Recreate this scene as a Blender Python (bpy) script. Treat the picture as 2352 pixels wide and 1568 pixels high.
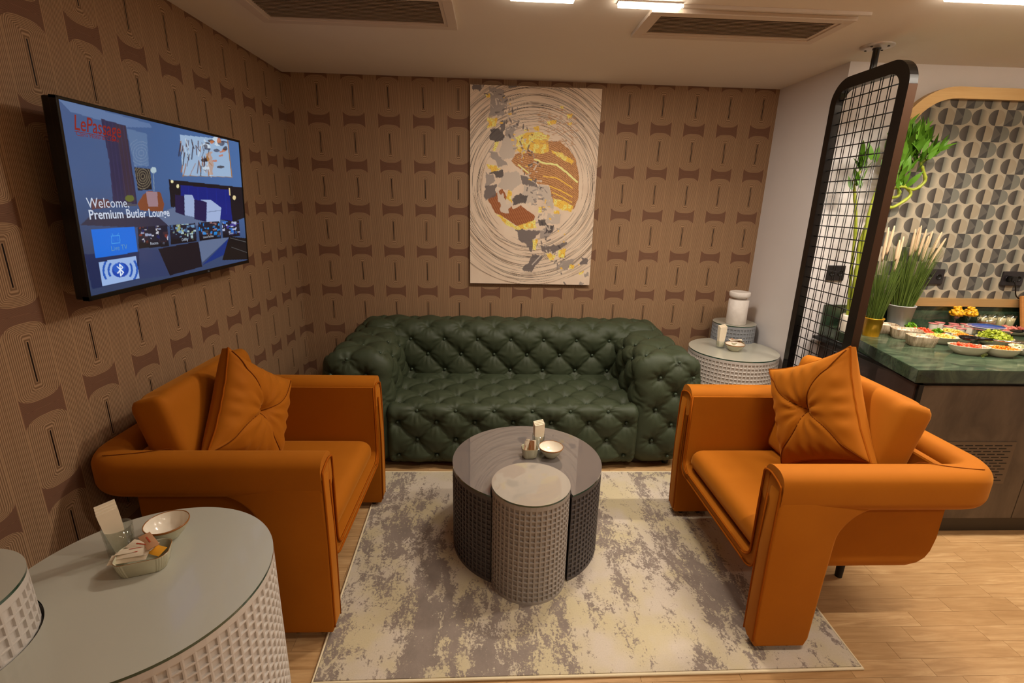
import bpy, bmesh, math, random
import numpy as np
from mathutils import Vector, Matrix
sc = bpy.context.scene
for _o in list(bpy.data.objects): bpy.data.objects.remove(_o)
COL = sc.collection
PI = math.pi

# ------------------------------------------------------------------ camera
cam_d = bpy.data.cameras.new('camera'); cam = bpy.data.objects.new('camera', cam_d); COL.objects.link(cam)
def cam_axes(pitch, yaw, roll):
    fw = Vector((-math.sin(yaw)*math.cos(pitch), math.cos(yaw)*math.cos(pitch), -math.sin(pitch)))
    r = Vector((math.cos(yaw), math.sin(yaw), 0)); u = r.cross(fw)
    return r*math.cos(roll)+u*math.sin(roll), u*math.cos(roll)-r*math.sin(roll), fw
_r, _u, _f = cam_axes(.2757, -.0455, .0241)
M = Matrix((_r, _u, -_f)).transposed().to_4x4(); M.translation = (1.48975, -3.85818, 1.69115)
cam.matrix_world = M
cam_d.sensor_fit = 'HORIZONTAL'; cam_d.sensor_width = 36; cam_d.lens = 1116.033/2352*36
cam_d.clip_start = .02
sc.camera = cam

# ------------------------------------------------------------------ world, exposure, room lamps
W = bpy.data.worlds.new('world'); sc.world = W; W.use_nodes = True
W.node_tree.nodes['Background'].inputs[0].default_value = (1, .72, .45, 1)
W.node_tree.nodes['Background'].inputs[1].default_value = .01
vs = sc.view_settings
vs.view_transform = 'Standard'; vs.look = 'None'; vs.gamma = 1; vs.use_curve_mapping = False; vs.exposure = -0.1
H = 2.546
WARM = (1, .89, .76)
LED_POWER = 9.0
EMIT = 26.0
# (x0, x1, y) of the linear ceiling lamps; the last three, out of view, are added to brighten the room
LAMPS = [(1.557, 1.828, -1.474, .8), (2.027, 2.302, -1.447, 3.1), (3.32, 4.3, -1.654, 1.9), (4.5, 5.5, -1.64, .5),
         (2.3, 3.2, -2.95, .8), (4.2, 5.2, -4.6, .5), (2.2, 3.2, -4.6, .4)]

# ------------------------------------------------------------------ helpers
def lin(c):
    return tuple(((v/255)/12.92 if v/255 <= .04045 else (((v/255)+.055)/1.055)**2.4) for v in c)
def S(r, g, b): return lin((r, g, b))+(1,)
def link(o, parent=None):
    COL.objects.link(o)
    if parent is not None: o.parent = parent
    return o
def tag(o, label=None, cat=None, group=None, kind=None):
    if label: o['label'] = label
    if cat: o['category'] = cat
    if group: o['group'] = group
    if kind: o['kind'] = kind
    return o
def thing(name, label, cat, loc=(0, 0, 0), rz=0, group=None):
    o = bpy.data.objects.new(name, None); o.empty_display_size = .05
    o.location = loc; o.rotation_euler = (0, 0, rz); link(o)
    return tag(o, label, cat, group)
def mesh(name, V, F, mat=None, parent=None, smooth=False, kind=None, label=None, loc=None):
    me = bpy.data.meshes.new(name)
    me.from_pydata([tuple(map(float, v)) for v in V], [], [tuple(map(int, f)) for f in F])
    if mat is not None:
        for m in (mat if isinstance(mat, (list, tuple)) else [mat]): me.materials.append(m)
    if smooth: me.polygons.foreach_set('use_smooth', [True]*len(me.polygons))
    me.update()
    o = bpy.data.objects.new(name, me); link(o, parent)
    if loc is not None: o.location = loc
    if kind: o['kind'] = kind
    if label: o['label'] = label
    return o
def bm_obj(name, bm, mat=None, parent=None, smooth=False, kind=None, label=None, loc=None):
    me = bpy.data.meshes.new(name); bmesh.ops.recalc_face_normals(bm, faces=bm.faces); bm.to_mesh(me); bm.free()
    if mat is not None:
        for m in (mat if isinstance(mat, (list, tuple)) else [mat]): me.materials.append(m)
    if smooth: me.polygons.foreach_set('use_smooth', [True]*len(me.polygons))
    o = bpy.data.objects.new(name, me); link(o, parent)
    if loc is not None: o.location = loc
    if kind: o['kind'] = kind
    if label: o['label'] = label
    return o
def inst(src, parent=None, loc=None, rot=None, scale=None, label=None):
    o = src.copy(); COL.objects.link(o)
    o.parent = parent
    if loc is not None: o.location = loc
    if rot is not None: o.rotation_euler = rot
    if scale is not None: o.scale = scale
    if label: o['label'] = label
    return o
def copy_tree(o, parent=None):
    c = o.copy(); COL.objects.link(c); c.parent = parent
    for ch in list(o.children): copy_tree(ch, c)
    return c
def add_box(bm, x0, x1, y0, y1, z0, z1, bev=0, seg=2):
    b = bmesh.new(); bmesh.ops.create_cube(b, size=1)
    for v in b.verts: v.co = Vector(((x0+x1)/2+v.co.x*(x1-x0), (y0+y1)/2+v.co.y*(y1-y0), (z0+z1)/2+v.co.z*(z1-z0)))
    if bev: bmesh.ops.bevel(b, geom=b.edges[:], offset=bev, segments=seg, affect='EDGES', profile=.5)
    me = bpy.data.meshes.new('t'); b.to_mesh(me); b.free(); bm.from_mesh(me); bpy.data.meshes.remove(me)
def box(name, x0, x1, y0, y1, z0, z1, mat=None, parent=None, bev=0, seg=2, smooth=False, **k):
    bm = bmesh.new(); add_box(bm, x0, x1, y0, y1, z0, z1, bev, seg)
    return bm_obj(name, bm, mat, parent, smooth, **k)
def lathe(name, prof, n=32, mat=None, parent=None, smooth=True, sx=1, sy=1, wob=None, **k):
    V = []; F = []
    for (r, z) in prof:
        for i in range(n):
            a = 2*PI*i/n; q = r*(wob(a, z) if wob else 1)
            V.append((q*math.cos(a)*sx, q*math.sin(a)*sy, z))
    m = len(prof)
    for j in range(m-1):
        for i in range(n):
            F.append((j*n+i, j*n+(i+1) % n, (j+1)*n+(i+1) % n, (j+1)*n+i))
    o = mesh(name, V, F, mat, parent, False, **k)
    if smooth:
        for p in o.data.polygons: p.use_smooth = len(p.vertices) == 4
    return o
def tube_geo(path, rad, n=8, V=None, F=None, closed=False, caps=True, flat=1.0):
    V = [] if V is None else V; F = [] if F is None else F
    P = [Vector(p) for p in path]; m = len(P); base = len(V)
    R = rad if isinstance(rad, (list, tuple)) else [rad]*m
    up = None
    for i, p in enumerate(P):
        if closed: t = (P[(i+1) % m]-P[i-1])
        else: t = P[min(i+1, m-1)]-P[max(i-1, 0)]
        t.normalize()
        if up is None: up = t.orthogonal().normalized()
        up = (up-t*up.dot(t)).normalized(); s = t.cross(up)
        for k in range(n):
            a = 2*PI*k/n; V.append(p+(up*math.cos(a)*flat+s*math.sin(a))*R[i])
    for i in range(m if closed else m-1):
        j = (i+1) % m
        for k in range(n): F.append((base+i*n+k, base+i*n+(k+1) % n, base+j*n+(k+1) % n, base+j*n+k))
    if caps and not closed:
        F.append(tuple(base+k for k in range(n-1, -1, -1))); F.append(tuple(base+(m-1)*n+k for k in range(n)))
    return V, F
def tube(name, path, rad, n=8, mat=None, parent=None, closed=False, **k):
    V, F = tube_geo(path, rad, n, closed=closed); return mesh(name, V, F, mat, parent, True, **k)
def spline(pts, n=8, closed=False):
    P = [Vector(p) for p in pts]; out = []; m = len(P)
    for i in range(m if closed else m-1):
        g = (lambda j: P[j % m]) if closed else (lambda j: P[max(0, min(m-1, j))])
        a, b, c, d = g(i-1), g(i), g(i+1), g(i+2)
        for k in range(n):
            t = k/n; out.append(.5*((2*b)+(c-a)*t+(2*a-5*b+4*c-d)*t*t+(3*b-a-3*c+d)*t**3))
    if not closed: out.append(P[-1])
    return out
def rrect(x0, x1, y0, y1, r, n=8):
    P = []
    rs = r if isinstance(r, (list, tuple)) else [r]*4
    for (cx, cy, a, q) in ((x1-rs[0], y1-rs[0], 0, rs[0]), (x0+rs[1], y1-rs[1], PI/2, rs[1]), (x0+rs[2], y0+rs[2], PI, rs[2]), (x1-rs[3], y0+rs[3], 1.5*PI, rs[3])):
        for i in range(n+1):
            t = a+PI/2*i/n; P.append((cx+q*math.cos(t), cy+q*math.sin(t)))
    return P
def dense_box(x0, x1, y0, y1, z0, z1, rad, step):
    """rounded box as a dense quad mesh (numpy verts, faces, normals)"""
    lo = np.array([x0, y0, z0]); hi = np.array([x1, y1, z1]); rad = np.array(rad if hasattr(rad, '__len__') else [rad]*3, float)
    bm = bmesh.new()
    L = hi-lo; N = np.maximum(2, np.round(L/step).astype(int))
    V = []; F = []; idx = {}
    def vid(i, j, k):
        key = (i, j, k)
        if key not in idx: idx[key] = len(V); V.append((lo[0]+L[0]*i/N[0], lo[1]+L[1]*j/N[1], lo[2]+L[2]*k/N[2]))
        return idx[key]
    nx, ny, nz = N
    for i in range(nx):
        for j in range(ny):
            F.append((vid(i, j, nz), vid(i+1, j, nz), vid(i+1, j+1, nz), vid(i, j+1, nz)))
            F.append((vid(i, j, 0), vid(i, j+1, 0), vid(i+1, j+1, 0), vid(i+1, j, 0)))
    for i in range(nx):
        for k in range(nz):
            F.append((vid(i, 0, k), vid(i+1, 0, k), vid(i+1, 0, k+1), vid(i, 0, k+1)))
            F.append((vid(i, ny, k), vid(i, ny, k+1), vid(i+1, ny, k+1), vid(i+1, ny, k)))
    for j in range(ny):
        for k in range(nz):
            F.append((vid(0, j, k), vid(0, j, k+1), vid(0, j+1, k+1), vid(0, j+1, k)))
            F.append((vid(nx, j, k), vid(nx, j+1, k), vid(nx, j+1, k+1), vid(nx, j, k+1)))
    bm.free()
    P = np.array(V); Q = np.clip(P, lo+rad, hi-rad); D = (P-Q)/rad
    n = np.linalg.norm(D, axis=1, keepdims=True); D = D/np.maximum(n, 1e-9)
    return Q+D*rad, F, D
# ------------------------------------------------------------------ material helpers
def mat(name, col=(.5, .5, .5, 1), rough=.5, metal=0, spec=.5, coat=0, coat_r=.03, emit=None, es=0, trans=0, ior=1.45, sheen=0, alpha=1):
    m = bpy.data.materials.new(name); m.use_nodes = True
    b = m.node_tree.nodes['Principled BSDF']
    b.inputs['Base Color'].default_value = col; b.inputs['Roughness'].default_value = rough; b.inputs['Metallic'].default_value = metal
    b.inputs['Specular IOR Level'].default_value = spec; b.inputs['Coat Weight'].default_value = coat; b.inputs['Coat Roughness'].default_value = coat_r
    b.inputs['Transmission Weight'].default_value = trans; b.inputs['IOR'].default_value = ior
    b.inputs['Sheen Weight'].default_value = sheen; b.inputs['Alpha'].default_value = alpha
    if emit: b.inputs['Emission Color'].default_value = emit; b.inputs['Emission Strength'].default_value = es
    return m
class NT:
    def __init__(s, m): s.m = m; s.t = m.node_tree; s.b = s.t.nodes['Principled BSDF']
    def n(s, ty, **k):
        nd = s.t.nodes.new(ty)
        for a, v in k.items(): setattr(nd, a, v)
        return nd
    def l(s, a, b): s.t.links.new(a, b)
    def val(s, sock, v):
        if isinstance(v, (int, float)): sock.default_value = v
        elif isinstance(v, tuple): sock.default_value = v
        else: s.l(v, sock)
    def m_(s, op, a, b=0.0, c=None, clamp=False):
        nd = s.n('ShaderNodeMath', operation=op, use_clamp=clamp); s.val(nd.inputs[0], a); s.val(nd.inputs[1], b)
        if c is not None: s.val(nd.inputs[2], c)
        return nd.outputs[0]
    def mix(s, f, a, b, bt='MIX'):
        nd = s.n('ShaderNodeMix', data_type='RGBA', blend_type=bt); s.val(nd.inputs[0], f); s.val(nd.inputs[6], a); s.val(nd.inputs[7], b)
        return nd.outputs[2]
    def ramp(s, f, stops):
        nd = s.n('ShaderNodeValToRGB'); cr = nd.color_ramp
        while len(cr.elements) < len(stops): cr.elements.new(.5)
        for e, (p, c) in zip(cr.elements, stops): e.position = p; e.color = c
        s.val(nd.inputs[0], f); return nd.outputs[0]
    def obj(s):
        return s.n('ShaderNodeTexCoord').outputs['Object']
    def geo(s):
        return s.n('ShaderNodeNewGeometry').outputs['Position']
    def sep(s, v):
        nd = s.n('ShaderNodeSeparateXYZ'); s.l(v, nd.inputs[0]); return nd.outputs
    def comb(s, x, y, z):
        nd = s.n('ShaderNodeCombineXYZ'); s.val(nd.inputs[0], x); s.val(nd.inputs[1], y); s.val(nd.inputs[2], z); return nd.outputs[0]
    def noise(s, v, scale, detail=3, rough=.5, dist=0):
        nd = s.n('ShaderNodeTexNoise'); s.l(v, nd.inputs['Vector']); nd.inputs['Scale'].default_value = scale
        nd.inputs['Detail'].default_value = detail; nd.inputs['Roughness'].default_value = rough; nd.inputs['Distortion'].default_value = dist
        return nd.outputs[0]
    def mapping(s, v, sc_=(1, 1, 1), loc=(0, 0, 0), rot=(0, 0, 0)):
        nd = s.n('ShaderNodeMapping'); s.l(v, nd.inputs[0]); nd.inputs['Scale'].default_value = sc_; nd.inputs['Location'].default_value = loc; nd.inputs['Rotation'].default_value = rot
        return nd.outputs[0]
    def col(s, c): s.l(c, s.b.inputs['Base Color'])
    def bump(s, h, strength=.3, dist=.002):
        nd = s.n('ShaderNodeBump'); s.l(h, nd.inputs['Height']); nd.inputs['Strength'].default_value = strength; nd.inputs['Distance'].default_value = dist
        s.l(nd.outputs[0], s.b.inputs['Normal'])

def wallpaper(name, horiz, phase):
    """column pitch .25, row pitch .3114; horiz = 0 for x, 1 for y"""
    m = mat(name, rough=.62, spec=.3); t = NT(m)
    x, y, z = t.sep(t.geo()); h = (x, y)[horiz]
    PX, PZ = .25, .3114
    # cell coordinates centred on the dark slit
    u = t.m_('SUBTRACT', t.m_('FRACT', t.m_('ADD', t.m_('DIVIDE', t.m_('SUBTRACT', h, phase), PX), .5+40)), .5)
    u = t.m_('MULTIPLY', u, PX)
    w = t.m_('SUBTRACT', t.m_('FRACT', t.m_('ADD', t.m_('DIVIDE', t.m_('SUBTRACT', z, 2.25-PZ/2), PZ), .5+40)), .5)
    w = t.m_('MULTIPLY', w, PZ)
    au = t.m_('ABSOLUTE', u); aw = t.m_('ABSOLUTE', w)
    # pill = rounded box half (.077,.140) corner radius .06
    qx = t.m_('DIVIDE', t.m_('MAXIMUM', t.m_('SUBTRACT', au, .012), 0.0), .068); qz = t.m_('DIVIDE', t.m_('MAXIMUM', t.m_('SUBTRACT', aw, .094), 0.0), .036)
    d = t.m_('SQRT', t.m_('ADD', t.m_('MULTIPLY', qx, qx), t.m_('MULTIPLY', qz, qz)))
    d = t.m_('MULTIPLY', t.m_('SUBTRACT', d, 1.0), .055)
    inside = t.m_('LESS_THAN', d, 0.0)
    incol = t.m_('LESS_THAN', au, .0795)
    bow = t.m_('MULTIPLY', incol, t.m_('SUBTRACT', 1.0, inside))
    # contour distance: nested boxes round the slit inside the pill, vertical lines outside
    dist_in = t.m_('MAXIMUM', au, t.m_('SUBTRACT', aw, .065))
    dist_in = t.m_('ADD', t.m_('MULTIPLY', dist_in, .45), t.m_('MULTIPLY', t.m_('ADD', d, .079), .55))
    dd = t.m_('ADD', t.m_('MULTIPLY', dist_in, inside), t.m_('MULTIPLY', au, t.m_('SUBTRACT', 1.0, inside)))
    ddb = t.m_('ADD', t.m_('MULTIPLY', t.m_('ADD', d, aw), bow), t.m_('MULTIPLY', dd, t.m_('SUBTRACT', 1.0, bow)))
    ln = t.m_('SINE', t.m_('MULTIPLY', ddb, 2*PI/.0062))
    line = t.m_('MULTIPLY_ADD', ln, .5, .5)
    slit = t.m_('MULTIPLY', t.m_('LESS_THAN', au, .0029), t.m_('LESS_THAN', aw, .068))
    base = t.mix(line, S(112, 84, 58), S(184, 151, 118))
    big = t.noise(t.geo(), 3.0, 2)
    base = t.mix(t.m_('MULTIPLY', big, .35), base, S(150, 114, 84))
    bowc = t.mix(line, S(92, 62, 46), S(142, 105, 82))
    c = t.mix(bow, base, bowc)
    edge = t.m_('MULTIPLY', t.m_('LESS_THAN', t.m_('ABSOLUTE', t.m_('SUBTRACT', au, .0795)), .0016), 1.0)
    c = t.mix(t.m_('MULTIPLY', edge, .2), c, S(214, 172, 126))
    c = t.mix(slit, c, S(30, 16, 10))
    t.col(c); t.bump(line, .25, .0012)
    t.l(t.m_('MULTIPLY_ADD', line, -.15, .62), t.b.inputs['Roughness'])
    return m
def noisy(name, c1, c2, scale=20, rough=.5, bump=0, bscale=200, sc3=(1, 1, 1), **k):
    m = mat(name, rough=rough, **k); t = NT(m); v = t.mapping(t.obj(), sc3)
    t.col(t.mix(t.noise(v, scale, 4), c1, c2))
    if bump: t.bump(t.noise(v, bscale, 3), bump, .001)
    return m

M_ = {}
M_['ceil'] = noisy('ceiling_paint', S(228, 218, 206), S(234, 226, 214), 3, .8)
M_['white_wall'] = noisy('white_wall_paint', S(226, 221, 220), S(234, 229, 227), 4, .75, .05, 300)
M_['paper_back'] = wallpaper('wallpaper_back', 0, .234)
M_['paper_left'] = wallpaper('wallpaper_left', 1, -.295)
M_['orange'] = mat('orange_velvet', S(196, 96, 4), .78, spec=.2, sheen=.35)
_t = NT(M_['orange']); _n = _t.noise(_t.obj(), 5, 3); _g = _t.noise(_t.obj(), 420, 2)
_t.b.inputs['Sheen Tint'].default_value = S(240, 170, 80); _t.b.inputs['Sheen Roughness'].default_value = .45
_t.col(_t.mix(_n, S(156, 86, 6), S(170, 98, 12))); _t.bump(_g, .12, .0006)
M_['piping'] = mat('orange_piping', S(150, 76, 6), .8, spec=.1)
M_['seam'] = mat('orange_seam', S(110, 52, 6), .85, spec=.1)
M_['leather'] = mat('green_leather', S(52, 74, 56), .56, spec=.38)
_t = NT(M_['leather']); _n = _t.noise(_t.obj(), 4, 3)
_t.col(_t.mix(_n, S(54, 62, 44), S(63, 71, 51)))
_v = _t.n('ShaderNodeTexVoronoi'); _t.l(_t.obj(), _v.inputs['Vector']); _v.inputs['Scale'].default_value = 420
_w = _t.noise(_t.obj(), 26, 3, .6, 1.2)
_t.bump(_t.m_('MULTIPLY_ADD', _w, 1.6, _t.m_('MULTIPLY', _v.outputs['Distance'], .5)), .22, .0022)
M_['leather_button'] = mat('green_leather_button', S(58, 70, 54), .42)
M_['black_metal'] = mat('black_painted_metal', S(15, 12, 11), .28, spec=.6)
M_['bronze'] = mat('bronze_metal', S(70, 48, 34), .3, metal=.6)
M_['gold'] = mat('brushed_gold', S(206, 158, 92), .38, metal=.5)
_t = NT(M_['gold']); _t.col(_t.mix(_t.noise(_t.mapping(_t.obj(), (1, 1, 40)), 6, 2), S(198, 158, 100), S(212, 176, 122)))
M_['foot'] = mat('black_foot', S(18, 14, 12), .5)
M_['steel'] = mat('polished_steel', S(190, 185, 178), .2, metal=1)
M_['chrome'] = mat('flange_chrome', S(200, 192, 184), .3, metal=.4)
M_['drum_white'] = noisy('drum_off_white', S(194, 186, 178), S(204, 197, 189), 8, .5)
M_['drum_grey'] = noisy('drum_grey', S(150, 142, 135), S(160, 151, 143), 8, .42)
M_['drum_dark'] = noisy('drum_charcoal', S(74, 68, 68), S(84, 78, 76), 8, .42)
M_['drum_blue'] = noisy('drum_blue_grey', S(142, 146, 152), S(152, 155, 160), 8, .5)
def glass_top(name, c, k=1, r=.015): return mat(name, c, .2, spec=.4, coat=k, coat_r=r)
M_['top_sage'] = glass_top('glass_top_sage', S(184, 182, 168), .45, .06)
M_['top_grey'] = glass_top('glass_top_charcoal', S(106, 99, 96))
M_['top_pale'] = glass_top('glass_top_pale', S(160, 152, 140))
for _k in ('top_grey', 'top_pale'): M_[_k].node_tree.nodes['Principled BSDF'].inputs['Coat IOR'].default_value = 2.1
M_['glass_edge'] = mat('glass_edge_green', S(44, 74, 60), .08, spec=.8, coat=1)
M_['glass'] = mat('clear_thin_glass'); _t = NT(M_['glass'])
_tr = _t.n('ShaderNodeBsdfTransparent'); _tr.inputs[0].default_value = (.93, .96, .94, 1); _gl = _t.n('ShaderNodeBsdfGlossy'); _gl.inputs['Roughness'].default_value = .04
_lw = _t.n('ShaderNodeLayerWeight'); _lw.inputs[0].default_value = .35; _ms = _t.n('ShaderNodeMixShader')
_t.l(_t.m_('MULTIPLY_ADD', _lw.outputs['Facing'], .45, .05), _ms.inputs[0]); _t.l(_tr.outputs[0], _ms.inputs[1]); _t.l(_gl.outputs[0], _ms.inputs[2])
_t.l(_ms.outputs[0], _t.t.nodes['Material Output'].inputs['Surface'])
M_['tv_black'] = mat('tv_black_plastic', S(12, 11, 11), .25)
M_['marble'] = mat('green_marble', rough=.18, coat=.3); _t = NT(M_['marble'])
_a = _t.noise(_t.mapping(_t.obj(), (1, 1.6, 1)), 5, 6, .65, 1.6)
_c = _t.ramp(_a, [(.3, S(22, 36, 26)), (.5, S(54, 72, 54)), (.62, S(74, 90, 68)), (.75, S(112, 120, 94))])
_t.col(_c)
M_['cabinet'] = mat('taupe_cabinet_laminate', rough=.5); _t = NT(M_['cabinet'])
_a = _t.noise(_t.mapping(_t.obj(), (1, 1, .5)), 7, 5, .6, .6); _t.col(_t.ramp(_a, [(.3, S(74, 62, 50)), (.55, S(96, 81, 66)), (.75, S(110, 94, 77))]))
M_['cabinet_side'] = mat('dark_brown_laminate', rough=.35); _t = NT(M_['cabinet_side'])
_a = _t.noise(_t.mapping(_t.obj(), (6, 6, .6)), 8, 3); _t.col(_t.mix(_a, S(52, 38, 32), S(76, 58, 50)))
M_['plinth'] = mat('dark_plinth', S(58, 46, 30), .6)
M_['black'] = mat('matte_black', S(10, 9, 9), .5)
M_['socket'] = mat('socket_black', S(40, 36, 38), .3)
M_['ceramic'] = mat('white_ceramic', S(236, 226, 208), .16, coat=.5)
M_['ceramic_rim'] = mat('brown_glazed_rim', S(150, 96, 44), .25)
M_['ceramic_out'] = mat('sage_glazed_outside', S(188, 184, 156), .2, coat=.5)
M_['paper'] = mat('white_paper', S(240, 226, 200), .9)
M_['kraft'] = mat('kraft_paper', S(190, 140, 100), .9)
M_['red_ink'] = mat('red_print', S(190, 70, 40), .9)
M_['yellow_p'] = mat('yellow_packet', S(226, 160, 40), .7)
M_['stone'] = mat('white_stone', rough=.45); _t = NT(M_['stone'])
_t.col(_t.ramp(_t.noise(_t.obj(), 14, 5, .6, .8), [(.35, S(224, 216, 208)), (.7, S(240, 233, 226))]))
M_['rug_edge'] = mat('rug_binding', S(222, 206, 172), .9)
M_['slat'] = mat('vent_slat', S(214, 196, 176), .5)
M_['vent_frame'] = mat('vent_frame_paint', S(216, 202, 188), .5)
M_['dark_void'] = mat('vent_dark', S(34, 24, 16), .9)
M_['lamp'] = mat('lamp_diffuser', (1, 1, 1, 1), .5, emit=(1, .86, .68, 1), es=EMIT)
M_['lamp_body'] = mat('lamp_body_white', S(220, 210, 200), .4)
M_['leaf'] = mat('bamboo_leaf', rough=.45, spec=.4); _t = NT(M_['leaf']); _t.col(_t.mix(_t.noise(_t.obj(), 9, 2), S(54, 100, 16), S(108, 154, 44)))
M_['stalk'] = noisy('bamboo_stalk', S(122, 138, 34), S(166, 172, 60), 14, .4)
M_['grass'] = noisy('grass_blade', S(52, 74, 22), S(104, 124, 44), 10, .6)
M_['plume'] = mat('pale_plume', S(214, 186, 150), .95)
M_['pot_gold'] = mat('gold_pot', S(206, 150, 30), .3, metal=.5)
M_['pot_grey'] = mat('grey_pot', S(176, 176, 176), .35)
# floor oak
M_['oak'] = mat('oak_laminate', rough=.36, spec=.45); _t = NT(M_['oak'])
_p = _t.geo(); _x, _y, _z = _t.sep(_p)
_rnd = _t.n('ShaderNodeObjectInfo').outputs['Random']
_v = _t.comb(_t.m_('ADD', _t.m_('MULTIPLY', _x, 1.6), _t.m_('MULTIPLY', _rnd, 17)), _t.m_('MULTIPLY', _y, 17), _t.m_('MULTIPLY', _rnd, 9))
_g = _t.noise(_v, 2.4, 6, .62, .9)
_c = _t.ramp(_g, [(.28, S(156, 118, 76)), (.5, S(184, 146, 100)), (.72, S(206, 171, 124))])
_c = _t.mix(_t.m_('MULTIPLY', _rnd, .6), _c, S(162, 124, 80)); _t.col(_c)
_t.bump(_g, .08, .001)
# rug
M_['rug'] = mat('distressed_rug', rough=.95, spec=.1); _t = NT(M_['rug'])
_p = _t.obj(); _x, _y, _z = _t.sep(_p)
_a = _t.noise(_t.mapping(_p, (1.5, .55, 1), (3.1, 1.7, 0)), 2.6, 5, .58, .5)
_b = _t.noise(_t.mapping(_p, (1.7, .8, 1)), 11, 8, .78, .6)
_f = _t.noise(_p, 95, 3, .7)
_h = _t.m_('ADD', _t.m_('MULTIPLY', _a, .62), _t.m_('MULTIPLY', _b, .62))
_h = _t.m_('ADD', _h, _t.m_('MULTIPLY', _t.m_('SUBTRACT', _f, .5), .30))
_h = _t.m_('ADD', _h, _t.m_('MULTIPLY', _t.m_('SUBTRACT', _t.noise(_t.mapping(_p, (1, .7, 1)), 34, 5, .7), .5), .26))
_gm = _t.ramp(_h, [(.575, (1, 1, 1, 1)), (.625, (0, 0, 0, 1))])
_pale = _t.mix(_t.ramp(_t.noise(_p, 3.3, 3, .6), [(.42, (0, 0, 0, 1)), (.6, (1, 1, 1, 1))]), S(202, 188, 154), S(206, 193, 176))
_grey = _t.mix(_t.noise(_t.mapping(_p, (1, .6, 1)), 16, 5, .7), S(118, 107, 100), S(160, 146, 135))
_c = _t.mix(_gm, _pale, _grey)
_c = _t.mix(_t.m_('MULTIPLY', _t.noise(_p, 160, 2), .22), _c, S(120, 104, 88))
_t.col(_c); _t.bump(_t.noise(_p, 380, 3, .7), .5, .003)
# alcove tile pattern
M_['tiles'] = mat('geometric_wallpaper', rough=.5, spec=.4); _t = NT(M_['tiles'])
_x, _y, _z = _t.sep(_t.geo()); CW, CH = .1075, .0925
_r = _t.m_('DIVIDE', _z, CH); _row = _t.m_('FLOOR', _r); _fv = _t.m_('SUBTRACT', _t.m_('FRACT', _r), .5)
_cx = _t.m_('ADD', _t.m_('DIVIDE', _x, CW), _t.m_('MULTIPLY', _row, .5)); _cc = _t.m_('FLOOR', _cx); _fu = _t.m_('SUBTRACT', _t.m_('FRACT', _cx), .5)
_k = _t.m_('MODULO', _t.m_('ADD', _t.m_('ADD', _cc, _t.m_('MULTIPLY', _row, 2.0)), 300.0), 3.0)
_rr = _t.m_('LESS_THAN', _t.m_('SQRT', _t.m_('ADD', _t.m_('MULTIPLY', _fu, _fu), _t.m_('MULTIPLY', _fv, _fv))), .49)
_left = _t.m_('LESS_THAN', _fu, 0.0); _isB = _t.m_('COMPARE', _k, 1.0, .2); _isC = _t.m_('COMPARE', _k, 2.0, .2)
_cream = S(172, 162, 142); _dk = S(84, 78, 74); _md = S(120, 120, 110); _lt = S(160, 148, 126)
_gr = _t.mix(_t.m_('MULTIPLY_ADD', _fu, 2.0, 0.0, clamp=True), S(112, 114, 104), S(190, 176, 152))
_rightc = _t.mix(_isB, _lt, _md); _rightc = _t.mix(_isC, _rightc, _gr)
_dkg = _t.mix(_t.m_('MULTIPLY_ADD', _fu, 2.0, 1.0, clamp=True), S(104, 98, 90), S(62, 57, 54))
_circ = _t.mix(_left, _rightc, _dkg)
_sq = _t.m_('MULTIPLY', _isB, _left)
_xx = _t.m_('LESS_THAN', _t.m_('ABSOLUTE', _fv), _t.m_('ABSOLUTE', _fu))
_bg = _t.mix(_sq, _cream, _t.mix(_xx, S(72, 70, 68), S(96, 92, 86)))
_c = _t.mix(_t.m_('MULTIPLY', _rr, _t.m_('SUBTRACT', 1.0, _sq)), _bg, _circ)
_t.col(_c)
# vertex colour materials
def vc_mat(name, rough=.6, emis=0):
    m = mat(name, rough=rough); t = NT(m); a = t.n('ShaderNodeVertexColor', layer_name='Col')
    if emis:
        m.node_tree.nodes['Principled BSDF'].inputs['Base Color'].default_value = (.01, .01, .01, 1)
        t.l(a.outputs[0], t.b.inputs['Emission Color']); t.b.inputs['Emission Strength'].default_value = emis
    else: t.col(a.outputs[0])
    return m
M_['canvas'] = vc_mat('painted_canvas', .6)
M_['screen'] = vc_mat('tv_screen_image', .15, .36)
# ------------------------------------------------------------------ the room
RX, RY = 6.2, -6.2
def struct(o): o['kind'] = 'structure'; return o
fl = struct(box('floor', -.1, RX+.1, RY-.1, .1, -.08, -.006, M_['oak']))
rnd = random.Random(5)
# oak strips, each its own plank; the hidden rest joined
rows = []
yy = -.0; ri = 0
vis = []; rest = bmesh.new()
shared = {}
PW = .0755
while yy > -3.3:
    x = -rnd.random()*.4
    while x < 5.2:
        L = rnd.choice([.32, .38, .44, .5])
        x0, x1, y0, y1 = max(x, 0.0), x+L, yy-PW, yy
        cx, cy = (x0+x1)/2, (y0+y1)/2
        x += L
        if x1-x0 < .05: continue
        under_rug = x0 > .9 and x1 < 2.88 and -2.40 < cy < -1.12
        under_sofa = .5 < cx < 2.8 and cy > -.9
        under_counter = cx > 3.8 and cy > -1.62
        corner = cx < .75 and cy > -2.9
        if under_rug or under_sofa or under_counter or corner or cy < -2.75 or (cx > 3.0 and cy > -1.2) or cx > 4.9:
            add_box(rest, x0+.0006, x1-.0006, y0+.0005, y1-.0005, -.006, 0)
        else: vis.append((x0, x1, cy))
    yy -= PW
vis.sort(key=lambda v: math.hypot((v[0]+v[1])/2-1.49, v[2]+3.86))
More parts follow.
